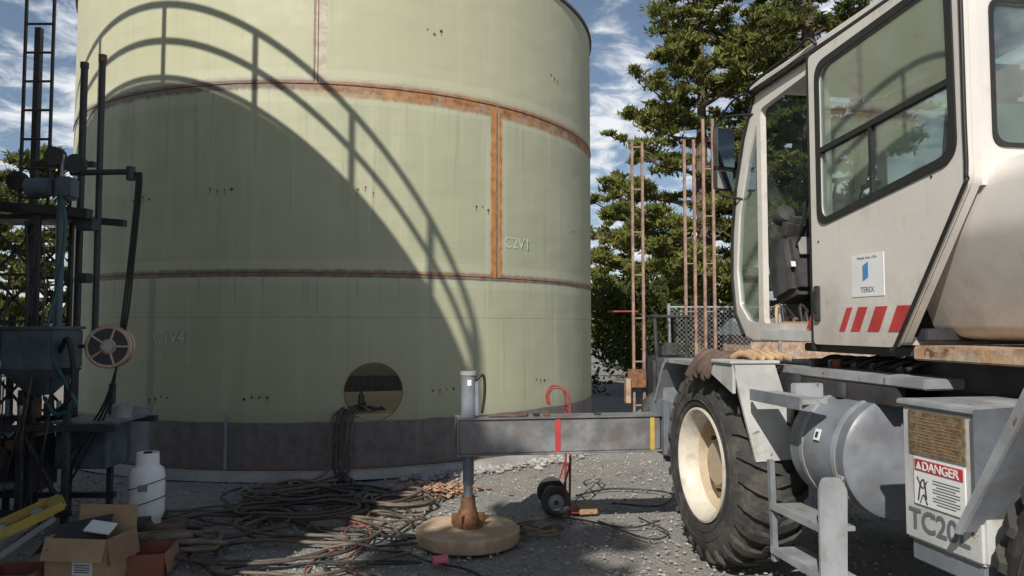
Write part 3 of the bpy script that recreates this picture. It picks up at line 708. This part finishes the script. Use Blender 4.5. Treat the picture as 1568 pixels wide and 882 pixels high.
cyl('hyd_ram',rg,'rigb',(-3.66,5.95,1.3),(-3.66,5.95,2.7),.032); cyl('hyd_ram_rod',rg,'wire',(-3.66,5.95,2.6),(-3.66,5.95,3.0),.016)
box('bracket',rg,'rigm',(-3.53,6.1,2.45),(.14,.12,.10)); box('bracket',rg,'rigm',(-3.55,6.1,2.0),(.10,.10,.08))
box('hopper_box',rg,'rigb',(-3.74,5.9,1.42),(.40,.42,.32),bev=.012)
box('hopper_lid',rg,'rigb',(-3.74,5.9,1.59),(.43,.45,.025),bev=.005)
bm=bmesh.new()
tp_=[(-3.94,5.69,1.26),(-3.54,5.69,1.26),(-3.54,6.11,1.26),(-3.94,6.11,1.26)]; bt_=[(-3.80,5.84,1.06),(-3.68,5.84,1.06),(-3.68,5.96,1.06),(-3.80,5.96,1.06)]
va=[bm.verts.new(p) for p in tp_]; vb=[bm.verts.new(p) for p in bt_]
for i in range(4): bm.faces.new([va[i],va[(i+1)%4],vb[(i+1)%4],vb[i]])
bm.faces.new(va); bm.faces.new(vb[::-1]); finish(bm,'hopper_cone',rg,'rigb',False)
lathe('reel_flange',rg,'copper',[(-.06,.03),(-.06,.165),(-.05,.175),(-.04,.165),(-.04,.12),(.04,.12),(.04,.165),(.05,.175),(.06,.165),(.06,.03)],(-3.23,5.95,1.44),(.25,-1,0),32)
lathe('reel_face',rg,'dark',[(.061,.145),(.063,.145),(.063,.06),(.061,.06)],(-3.23,5.95,1.44),(.25,-1,0),32)
for k in range(5):
    q=k*1.2566; ax=Vector((.25,-1,0)).normalized(); sd_=Vector((1,.25,0)).normalized(); dd=sd_*math.cos(q)+Vector((0,0,1))*math.sin(q); c0=Vector((-3.23,5.95,1.44))+ax*.068
    cyl('reel_spoke',rg,'copper',c0+dd*.03,c0+dd*.155,.010,seg=8)
lathe('reel_hub',rg,'wire',[(-.09,0),(-.09,.04),(.09,.04),(.09,0)],(-3.23,5.95,1.44),(.25,-1,0),16)
bar('rigm',(-3.5,5.98,1.44),(-3.27,5.98,1.44),.03)
for z in(.80,.14): 
    bar('rigm',(-4.5,5.85,z),(-3.1 if z>.5 else -3.45,5.85,z),.05); bar('rigm',(-4.5,6.5,z),(-3.1 if z>.5 else -3.45,6.5,z),.05)
for x in(-4.4,-4.15,-3.86,-3.5):
    for y in(5.85,6.5): bar('rigm',(x,y,0),(x,y,1.1 if x>-4 else 1.7),.045)
bar('rigm',(-3.5,5.85,.8),(-3.5,6.5,.8),.05); bar('rigm',(-3.86,5.85,.8),(-3.5,5.85,.14),.03)
bar('rigm',(-4.5,5.85,1.25),(-3.45,5.85,1.25),.05)
box('engine_block',rg,'rigm',(-4.1,6.15,.48),(.5,.4,.45),bev=.03)
for i in range(10):
    box('engine_part',rg,random.choice(['rigm','rigb','dark','rust']),(random.uniform(-4.4,-3.55),random.uniform(5.8,6.2),random.uniform(.25,1.0)),(random.uniform(.06,.2),random.uniform(.06,.2),random.uniform(.05,.2)),(0,0,random.random()),bev=.01)
cyl('filter_can',rg,'rigb',(-4.3,5.8,.9),(-4.3,5.8,1.15),.07); cyl('engine_pulley',rg,'dark',(-4.05,5.75,.55),(-4.05,5.82,.55),.13)
for i in range(9):
    cyl('fitting',rg,random.choice(['dark','wire','rigb']),(-4.35+.1*i,5.82,.9),(-4.35+.1*i,5.82,.98+.06*random.random()),.018,seg=10)
lathe('separator_can',rg,'grey',[(0,0),(0,.15),(.40,.15),(.46,.10),(.48,0)],(-3.45,6.75,.40),(0,0,1),32)
box('side_cabinet',rg,'rigb',(-3.55,6.3,.62),(.42,.35,.38),bev=.01)
box('shelf',rg,'grey',(-3.40,6.15,.835),(.52,.5,.02))
lathe('spool',rg,'greyl',[(0,0),(0,.08),(.1,.08),(.12,.05),(.12,0)],(-3.25,6.2,.845),(0,0,1),20)
tube('corrugated_hose',rg,'black',[(-4.75,6.1,3.25),(-4.55,5.9,3.42),(-4.22,5.8,3.25),(-4.14,5.8,2.8),(-4.18,5.8,2.3),(-4.20,5.8,1.7),(-4.12,5.75,1.15),(-4.0,5.7,.9)],.058,22,12,ripple=.09)
for k in range(3):
    o=.02*k
    tube('control_hose',rg,'black',[(-3.12+o,Y0,2.85),(-3.08+o,Y0,2.80),(-3.11+o,5.98,2.2),(-3.15+o,5.95,1.6),(-3.22-o,5.95,1.0),(-3.45-o*3,6.0,.55),(-3.55,6.0,.35)],.009,8,6)
tube('control_hose',rg,'cabt',[(-3.66,5.9,2.75),(-3.56,5.85,2.4),(-3.58,5.8,1.9),(-3.62,5.75,1.5),(-3.42,5.7,1.15),(-3.35,5.7,1.0),(-3.5,5.7,.93),(-3.62,5.75,1.05)],.016,8,8)
tube('control_hose',rg,'black',[(-3.55,5.8,1.4),(-3.42,5.7,1.5),(-3.37,5.7,1.2),(-3.43,5.7,1.0),(-3.55,5.75,.95),(-3.6,5.8,1.05)],.02,8,8)
for k in range(16):
    x=random.uniform(-4.4,-3.55); x2=x+random.uniform(-.15,.15); z=random.uniform(.9,2.5); zz=z-random.uniform(.5,1.2)
    tube('control_hose',rg,random.choice(['black','black','cab1','cab0','cab0']),[(x,5.8,z),((x+x2)/2+.05,5.72,(z+zz)/2+.1),(x2,5.75,zz),(x2-.06,5.9,max(.05,zz-.2))],random.uniform(.005,.011),8,6)

# ---------------------------------------------------------------- cables on ground
cp=empty('cable_pile')
def coil(cx,cy,rx,ry,loops,mat,r,rot=0,lead=None,jit=.12,z0=0):
    P=[];n=int(loops*9)
    for i in range(n):
        q=2*math.pi*i/9; f=1+jit*math.sin(i*.9+cx*7)+random.uniform(-jit,jit)*.5
        x=rx*f*math.cos(q); y=ry*f*math.sin(q)
        P.append((cx+x*math.cos(rot)-y*math.sin(rot)+random.uniform(-.02,.02),cy+x*math.sin(rot)+y*math.cos(rot),r+z0+abs(random.gauss(0,.02))+.02*(i/9%3)))
    tube('coil',cp,mat,P,r,6,7)
coil(-1.95,6.85,.42,.26,5,'cab1',.014); coil(-2.15,7.1,.36,.20,4,'cab2',.015,.3)
coil(-1.75,6.35,.50,.32,3,'cab1',.013,.2); coil(-1.0,6.65,.28,.22,5,'cab2',.013); coil(-1.1,6.75,.33,.20,3,'cab1',.013,.5)
coil(-1.5,5.8,.6,.35,2,'cab2',.013,-.3); coil(-2.2,5.9,.5,.40,2,'cab1',.014,.4)
coil(-1.7,5.25,.55,.3,2,'cab1',.013,.2); coil(-1.6,6.9,.55,.25,3,'cab0',.013,.1)
coil(.22,5.75,.15,.11,4,'cab4',.009,.2); coil(-2.35,5.35,.26,.18,5,'cab4',.020,.2)
for i in range(20):
    x=random.uniform(-2.8,-1.0); y=random.uniform(4.8,7.1); P=[]
    an=random.uniform(-.8,.8)+(math.pi if random.random()<.5 else 0)
    for k in range(10):
        P.append((x,y,.014+abs(random.gauss(0,.012)))); an+=random.uniform(-.8,.8); x+=.22*math.cos(an); y+=.19*math.sin(an)
        y=min(max(y,4.7),7.35)
        if x>-.75: an=math.pi+random.uniform(-.5,.5)
        if x<-2.9: an=random.uniform(-.5,.5)
    tube('loose_cable',cp,random.choice(['cab0','cab1','cab2','cab1','cab2','cab3']),P,random.uniform(.008,.014),6,6)
tube('loose_cable',cp,'cabr',[(-1.42,6.9,.02),(-1.25,6.6,.02),(-1.2,6.2,.03),(-1.28,5.8,.03),(-1.22,5.4,.03),(-1.35,5.0,.02),(-1.3,4.7,.02)],.008)
tube('loose_cable',cp,'cabr',[(-1.5,6.2,.03),(-1.15,5.9,.03),(-1.05,5.5,.03),(-1.12,5.1,.02),(-1.0,4.8,.02)],.007)
tube('loose_cable',cp,'cab0',[(-.1,5.9,.02),(.4,6.2,.02),(.9,5.9,.02),(1.2,6.1,.02)],.008)
tube('loose_cable',cp,'cab3',[(-.7,6.4,.02),(-.9,5.6,.02),(-.6,5.1,.02),(-.3,4.9,.02),(-.1,4.6,.02)],.009)
tube('loose_cable',cp,'cab0',[(.6,7.0,.02),(1.0,7.3,.02),(1.5,7.1,.02),(1.3,6.6,.02),(.9,6.7,.02)],.009)
tube('loose_cable',cp,'cab0',[(.7,6.1,.02),(1.0,5.6,.02),(1.2,5.75,.02),(1.05,6.2,.02)],.007)
for i in range(7):
    a=R(MH-3.0-.5*i+random.uniform(-.2,.2)); o=TC+Vector(((TR-.3)*math.sin(R(MH-1)),-(TR-.3)*math.cos(R(MH-1)),.70+.01*i))
    e1=TC+Vector((math.sin(a)*(TR+.06),-math.cos(a)*(TR+.06),.66+.02*(i%3)))
    e2=TC+Vector((math.sin(a-.01)*(TR+.14+.01*i),-math.cos(a)*(TR+.14+.01*i),.40)); 
    e3=e2+Vector((random.uniform(-.03,.03),-.04,-.30)); e4=e3+Vector((random.uniform(-.3,.3),-.35,-.075)); e4.z=.03
    e5=e4+Vector((random.uniform(-.5,.5),-.4,0))
    tube('manway_cable',cp,random.choice(['cab0','cab1','cab3','cab2']),[tuple(o),tuple((o+e1)/2),tuple(e1),tuple(e2),tuple(e3),tuple(e4),tuple(e5)],.012,8,7)
for i in range(9):
    a0=MH-3+random.uniform(0,5)
    P=[TC+Vector((math.sin(R(a0+k*.9))*(TR-.06-.12*random.random()),-math.cos(R(a0+k*.9))*(TR-.06-.12*random.random()),.68+.05*random.random())) for k in range(4)]
    tube('manway_cable',cp,random.choice(['cab0','cab1','cab2']),[tuple(p) for p in P],.012,6,7)
a=R(MH)
box('manway_shelf',tank,'padm',(tp(MH,0,-1.4).x,tp(MH,0,-1.4).y,.655),(1.6,2.5,.03),(0,0,a))
for sx_ in(-.6,.6):
    for sy_ in(-2.4,-.5):
        q=tp(MH,0,sy_); box('shelf_leg',tank,'wood',(q.x+sx_*math.cos(a),q.y+sx_*math.sin(a),.37),(.06,.06,.54),(0,0,a))
lathe('water_bottle',None,'cabt',[(0,0),(0,.035),(.14,.035),(.18,.014),(.20,.014),(.20,0)],TC+Vector((tp(MH-1.6,0,-.4).x,tp(MH-1.6,0,-.4).y,.672)),(0,0,1),16)

# ---------------------------------------------------------------- boxes, step ladder, rubbish
def carton(cx,cy,w,d,h,rz,flaps=(50,-40,70,-60),m='card'):
    e=empty('cardboard_box',(cx,cy,0),rz); th=.006
    box('side',e,m,(0,-d/2,h/2),(w,th,h),bev=.001); box('side',e,m,(0,d/2,h/2),(w,th,h),bev=.001)
    box('end',e,m,(-w/2,0,h/2),(th,d-.013,h),bev=.001); box('end',e,m,(w/2,0,h/2),(th,d-.013,h),bev=.001)
    box('base',e,'card2',(0,0,.02),(w-.02,d-.02,th),bev=0)
    f=d*.45; a=R(flaps[0]); box('flap',e,m,(0,-d/2-f/2*math.cos(a),h+f/2*math.sin(a)),(w,f,th),(-a,0,0),bev=.001)
    a=R(flaps[2]); box('flap',e,m,(0,d/2+f/2*math.cos(a),h+f/2*math.sin(a)),(w,f,th),(a,0,0),bev=.001)
    g=w*.4; a=R(flaps[1]); box('flap',e,'card2',(-w/2-g/2*math.cos(a),0,h+g/2*math.sin(a)),(g,d,th),(0,a,0),bev=.001)
    a=R(flaps[3]); box('flap',e,'card2',(w/2+g/2*math.cos(a),0,h+g/2*math.sin(a)),(g,d,th),(0,-a,0),bev=.001)
    return e
c1=carton(-2.66,4.75,.40,.30,.30,R(-6),(-70,-50,85,-80))
box('label',c1,'paper',(.05,-.155,.12),(.13,.004,.08),bev=0)
for i in range(4): box('label_line',c1,'ink',(.05,-.158,.10+.014*i),(.10,.002,.005),bev=0)
box('packing_card',c1,'ink',(-.05,-.04,.31),(.34,.22,.01),(R(28),R(-10),.3),bev=.001); box('packing_sheet',c1,'paper',(.09,-.05,.345),(.16,.10,.012),(R(25),R(8),.1),bev=.001)
c2=carton(-2.42,4.95,.32,.30,.14,R(10),(-80,-80,-80,-80),'cardr'); c3=carton(-3.08,4.65,.30,.3,.10,R(5),(-80,-80,-80,-80),'cardr')
sl=empty('step_ladder',(-3.36,4.92,-.06),R(35))
for y in(-.16,.16):
    box('rail',sl,'yellow',(0,y,.33),(.62,.03,.06),(0,R(-22),0)); box('rear_rail',sl,'wire',(.05,y*.8,.22),(.6,.025,.035),(0,R(-34),0))
for i in range(3): box('tread',sl,'wire',(-.2+.2*i,0,.245+.08*i),(.07,.30,.02),(0,R(-22),0))
box('top_cap',sl,'yellow',(.31,0,.455),(.10,.36,.05),(0,R(-22),0),bev=.015)
tube('webbing_strap',None,'cab4',[(-2.75,5.3,.05),(-2.5,5.15,.08),(-2.3,5.3,.07),(-2.2,5.5,.05),(-2.45,5.6,.06),(-2.7,5.5,.07),(-2.75,5.35,.1),(-2.5,5.25,.12),(-2.3,5.4,.1)],.028,8,8,flat=.4)
cyl('steel_pipe_offcut',None,'dark',(-3.15,5.55,.09),(-2.75,5.7,.09),.07)
tube('duct_hose',None,'strap',[(-2.80,5.75,.07),(-2.7,5.6,.08),(-2.55,5.65,.07),(-2.57,5.85,.07)],.05,8,10)
lathe('paint_cup',None,'pink',[(0,0),(0,.030),(.10,.038),(.10,.033),(.01,.026),(.01,0)],(-.53,5.02,.035),(1,.25,.0),20)
V=[];F=[]
for i in range(420):
    x=-1.0+random.gauss(.25,.22); y=7.25+random.gauss(0,.16); s=random.uniform(.012,.04); an=random.random()*6.28; z=random.uniform(.005,.05)
    d1=np.array([math.cos(an),math.sin(an),random.uniform(-.4,.4)])*s; d2=np.array([-math.sin(an),math.cos(an),random.uniform(-.4,.4)])*s*.6
    p=np.array([x,y,z]); V+=[p-d1-d2,p+d1-d2,p+d1+d2,p-d1+d2]; F.append([4*i,4*i+1,4*i+2,4*i+3])
rawmesh('wood_debris',V,F,['debris'])

# ---------------------------------------------------------------- background things
fl=empty('forklift',(2.1,12.3,0))
for x in(-.08,.09):
    box('mast_channel',fl,'rpost',(x,0,2.4),(.04,.08,4.6),bev=.004)
for i in range(7): box('mast_rung',fl,'rpost',(.005,0,.3+.72*i),(.15,.03,.025),bev=.002)
box('body',fl,'dark',(.55,.2,.75),(.75,1.2,.7),bev=.05); box('counterweight',fl,'dark',(.95,.2,.7),(.3,1.1,.75),bev=.08)
for x in(.25,.75):
    for y in(-.3,.7): cyl('guard_post',fl,'dark',(x,y,1.0),(x-.03,y,1.75),.03,seg=8)
box('overhead_guard',fl,'dark',(.5,.2,1.77),(.65,1.1,.04)); box('seat',fl,'plastic',(.55,.2,1.2),(.3,.4,.25),bev=.05)
for x in(.25,.95): lathe('wheel',fl,'tire',[(-.09,0),(-.09,.2),(-.07,.28),(.07,.28),(.09,.2),(.09,0)],(x,-.45,.28),(0,1,0),24)
cyl('tine_arm',fl,'red',(-.5,0,1.85),(0,0,1.85),.016); box('tine',fl,'rust',(-.2,-.3,.12),(.1,.9,.04)); box('carriage',fl,'rust',(-.05,-.12,.75),(.3,.06,.3))
box('light_box',fl,'rorange',(-.2,-.1,.55),(.08,.2,.4))
for nx,xs,top in(('scaffold_tower',(2.90,3.06),4.75),('scaffold_tower',(3.22,3.38),5.1)):
    e=empty(nx,(0,12.3,0))
    for x in xs: box('upright',e,'rpost',(x,0,top/2),(.045,.05,top),bev=.003)
    for i in range(int(top/.8)): box('rung',e,'rpost',((xs[0]+xs[1])/2,0,.25+.8*i),(xs[1]-xs[0],.03,.02),bev=.002)
    for x in xs: box('foot',e,'rust',(x,0,.01),(.12,.12,.02))
fe=empty('chain_link_fence',(0,16,0))
V=[];F=[]; L0,L1,H=3.4,15.0,1.95; sp=.10; k=0; w=.003
def wire(a,b):
    global k
    a=np.array(a,float);b=np.array(b,float); d=(b-a)/np.linalg.norm(b-a); n=np.array([-d[2],0,d[0]])*w
    V.extend([a-n,b-n,b+n,a+n]); F.append([k,k+1,k+2,k+3]); k+=4
x=L0-H
while x<L1:
    a=(max(x,L0),0,.05+max(0,L0-x)); b=(min(x+H,L1),0,.05+min(H,L1-x)); wire(a,b)
    wire((a[0],.004,H+.1-a[2]),(b[0],.004,H+.1-b[2])); x+=sp
rawmesh('mesh_wire',V,F,['wire'],parent=fe)
for x in np.arange(L0,L1,2.4): cyl('fence_post',fe,'wire',(x,0,0),(x,0,2.1),.035,seg=10)
cyl('top_rail',fe,'wire',(L0,0,2.02),(L1,0,2.02),.022,seg=8)
gb=empty('equipment_shed',(7.6,18.5,0),R(8))
box('wall',gb,'rorange',(0,0,.7),(4.2,1.6,1.4)); prism('roof',gb,'grey',[(-1.0,1.4),(1.0,1.4),(0,1.8)],'x',-2.25,2.25)

# ---------------------------------------------------------------- trees
def leaves(cents,rads,per,ls,g,wr=.17):
    n=len(cents)*per
    c=np.repeat(cents,per,0); r=np.repeat(rads,per,0)
    d=g.standard_normal((n,3)); d/=np.linalg.norm(d,axis=1)[:,None]
    p=c+d*r*(g.random((n,1))**.5)*(1+.25*g.standard_normal((n,1)))
    ax=d*np.array([.8,.8,.4])+np.array([0,0,.6])+g.standard_normal((n,3))*.5
    ax/=np.linalg.norm(ax,axis=1)[:,None]
    q=np.cross(ax,g.standard_normal((n,3))); q/=np.linalg.norm(q,axis=1)[:,None]
    L=(ls*(.5+g.random((n,1)))); W=L*wr
    V=np.stack([p-ax*L*.5,p+q*W-ax*L*.1,p+ax*L*.6,p-q*W-ax*L*.1],1).reshape(-1,3)
    F=np.arange(4*n).reshape(n,4); return V,F
def limbmesh(P,r0,r1,seg=7):
    C=catmull(P,4);N=len(C);T=np.gradient(C,axis=0);T/=np.linalg.norm(T,axis=1)[:,None]
    V=[];F=[]
    for i in range(N):
        u=np.cross(T[i],[0.3,.2,1.]);u/=np.linalg.norm(u);w=np.cross(T[i],u);r=r0+(r1-r0)*i/(N-1)
        for k in range(seg):
            a=2*math.pi*k/seg;V.append(C[i]+r*(u*math.cos(a)+w*math.sin(a)))
    for i in range(N-1):
        for k in range(seg):F.append([i*seg+k,i*seg+(k+1)%seg,(i+1)*seg+(k+1)%seg,(i+1)*seg+k])
    return np.array(V),np.array(F)
def cypress(name,x,y,h,spread,seed,nl=46,per=120,ls=.15,mat='leaf',low=.16,lean=(0,0),clr=.32,dens=2.8):
    g=np.random.default_rng(seed); Vs=[];Fs=[];Ms=[];off=0
    def add(V,F,m):
        nonlocal off
        Vs.append(V);Fs.append(F+off);Ms.append(np.full(len(F),m));off+=len(V)
    tr=[(x+lean[0]*s+g.normal(0,.08)*h*.06,y+lean[1]*s,h*s) for s in np.linspace(0,1,7)]
    add(*limbmesh(tr,h*.028,.03,10),0); T=np.array(tr)
    cents=[];rads=[]
    for i in range(nl):
        s=low+(1-low)*(i+.5)/nl; s=min(.98,s+g.normal(0,.015))
        k=s*6;j=int(min(k,5));o=T[j]+(T[j+1]-T[j])*(k-j)
        prof=(1.05-s)**.55*(.65+.65*g.random()) if s>.3 else .85*(.5+.75*g.random())
        L=spread*prof; az=i*2.4+g.normal(0,.4); d=np.array([math.cos(az),math.sin(az),0])
        rise=.10+.40*s
        P=[o]+[o+d*L*q+np.array([g.normal(0,.05),g.normal(0,.05),L*rise*q*q+g.normal(0,.04)-.10*L*q*(1-q)]) for q in(.3,.6,.85,1.)]
        add(*limbmesh(P,.02+L*.016,.012,6),0); P=np.array(P)
        nc=max(3,int(L*dens))
        for c in range(nc):
            q=.25+.75*(c+g.random())/nc; kk=np.interp(q,[0,.3,.6,.85,1],[0,1,2,3,4]); j=int(min(kk,3)); pt=P[j]+(P[j+1]-P[j])*(kk-j)
            lat=np.cross(d,[0,0,1])*g.normal(0,.20*L*.6)
            cr=clr*(.5+.8*g.random())*(1.15-.35*q)
            c0=pt+lat+np.array([0,0,.05+g.normal(0,.08)])
            if np.linalg.norm(lat)>.25: add(*limbmesh([pt-d*.2,pt+lat*.5,c0],.018,.008,4),0)
            cents.append(c0); rads.append([cr*1.15,cr*1.15,cr*.45])
            u=g.normal(0,1,3)*np.array([1,1,.3]); u/=np.linalg.norm(u)
            cents.append(c0+u*np.array([.40,.40,.25])+np.array([0,0,.04])); rads.append([cr*.55+.12*abs(u[0]),cr*.55+.12*abs(u[1]),cr*.28])
    V,F=leaves(np.array(cents),np.array(rads),per,ls,g); add(V,F,1)
    return rawmesh(name,np.concatenate(Vs),np.concatenate(Fs),['bark',mat],np.concatenate(Ms))
cypress('cypress_tree',5.1,19.5,10.8,3.9,3,nl=52,low=.2)
cypress('cypress_tree',7.6,18.5,13.5,3.6,11,nl=54,mat='leafm',low=.2)
cypress('cypress_tree',9.3,24.0,12.0,4.2,5,nl=36,per=70,ls=.24,mat='leafm')
cypress('cypress_tree',4.4,27,7.0,3.0,8,nl=28,per=80,ls=.22)
cypress('cypress_tree',-13.6,21,6.6,3.0,9,nl=28,per=80,mat='leafm',ls=.2,low=.08)
cypress('cypress_tree',-18.5,23,7.5,3.4,10,nl=24,per=50,mat='leafd',ls=.26)
cypress('cypress_tree',-3.74,-5.0,8.8,1.9,21,nl=28,per=45,ls=.24,mat='leafm',low=.35,dens=2.2)
def shrub(name,pts,per,ls,mat):
    g=np.random.default_rng(len(pts)); c=np.array([p[:3] for p in pts]); r=np.array([[p[3],p[3],p[3]*p[4]] for p in pts])
    V,F=leaves(c,r,per,ls,g,.25); rawmesh(name,V,F,[mat])
g=np.random.default_rng(2)
shrub('shrub',[(1.9+g.random()*2.2,17.3+g.random(),.3+g.random()*2.5,.5,.8) for _ in range(36)],130,.13,'leafd')
shrub('hedge',[(g.uniform(3,13),20.5+g.random()*2,.3+g.random()*1.7,.8,.7) for _ in range(70)],80,.22,'leafd')
shrub('distant_trees',[(xx+g.normal(0,1),55+g.normal(0,3),g.uniform(.5,4.0)+1.0*math.sin(xx*.2),1.9,.8) for xx in np.linspace(-60,60,220)],45,.9,'leafd')

# ---------------------------------------------------------------- world, sun, camera
AZ=20; EL=37
w=bpy.data.worlds.new('World'); scene.world=w; w.use_nodes=True; nt=w.node_tree; n=nt.nodes; l=nt.links
bg=n['Background']; bg.inputs[1].default_value=.08
sky=n.new('ShaderNodeTexSky'); sky.sky_type='NISHITA'; sky.sun_disc=False; sky.sun_elevation=R(EL); sky.sun_rotation=R(180+AZ); sky.ozone_density=1.8; sky.air_density=1.; sky.dust_density=.5
tc=n.new('ShaderNodeTexCoord'); sx=n.new('ShaderNodeSeparateXYZ'); l.new(tc.outputs['Generated'],sx.inputs[0])
def MM(op,a,b):
    x=n.new('ShaderNodeMath'); x.operation=op
    for i,v in enumerate((a,b)):
        if isinstance(v,(int,float)): x.inputs[i].default_value=v
        else: l.new(v,x.inputs[i])
    return x.outputs[0]
zz=MM('ADD',MM('MAXIMUM',sx.outputs[2],0.),.18)
cb=n.new('ShaderNodeCombineXYZ'); l.new(MM('DIVIDE',sx.outputs[0],zz),cb.inputs[0]); l.new(MM('DIVIDE',sx.outputs[1],zz),cb.inputs[1])
def nz(s,d,dist=0.):
    x=n.new('ShaderNodeTexNoise'); x.inputs['Scale'].default_value=s; x.inputs['Detail'].default_value=d; x.inputs['Roughness'].default_value=.6; x.inputs['Distortion'].default_value=dist; l.new(cb.outputs[0],x.inputs['Vector']); return x.outputs['Fac']
f=MM('ADD',MM('MULTIPLY',nz(1.3,3,.2),.55),MM('MULTIPLY',nz(8,5,.5),.45))
mr=n.new('ShaderNodeMapRange'); mr.interpolation_type='SMOOTHSTEP'; l.new(f,mr.inputs[0]); mr.inputs[1].default_value=.44; mr.inputs[2].default_value=.59
th=n.new('ShaderNodeMapRange'); l.new(sx.outputs[2],th.inputs[0]); th.inputs[1].default_value=.38; th.inputs[2].default_value=.60; th.inputs[3].default_value=.92; th.inputs[4].default_value=.05
mx=n.new('ShaderNodeMix'); mx.data_type='RGBA'; l.new(MM('MULTIPLY',MM('ADD',mr.outputs[0],.05),th.outputs[0]),mx.inputs[0]); l.new(sky.outputs[0],mx.inputs[6]); mx.inputs[7].default_value=(11.3,11.6,12.0,1)
l.new(mx.outputs[2],bg.inputs[0])
sd=bpy.data.lights.new('sun','SUN'); sd.energy=5.0; sd.angle=R(.45); sd.color=(1,.945,.86)
so=bpy.data.objects.new('sun',sd); COL.objects.link(so)
dv=Vector((math.sin(R(AZ))*math.cos(R(EL)),math.cos(R(AZ))*math.cos(R(EL)),-math.sin(R(EL))))
so.rotation_euler=dv.to_track_quat('-Z','Y').to_euler(); so.location=(-5,-10,12)
cd=bpy.data.cameras.new('camera'); cd.sensor_width=36; cd.lens=25.94; cd.clip_end=2000; cd.clip_start=.05
co=bpy.data.objects.new('camera',cd); COL.objects.link(co); co.location=(0,0,1.6); co.rotation_euler=(R(92.99),0,0); scene.camera=co
scene.view_settings.view_transform='Standard'; scene.view_settings.look='None'; scene.view_settings.exposure=0
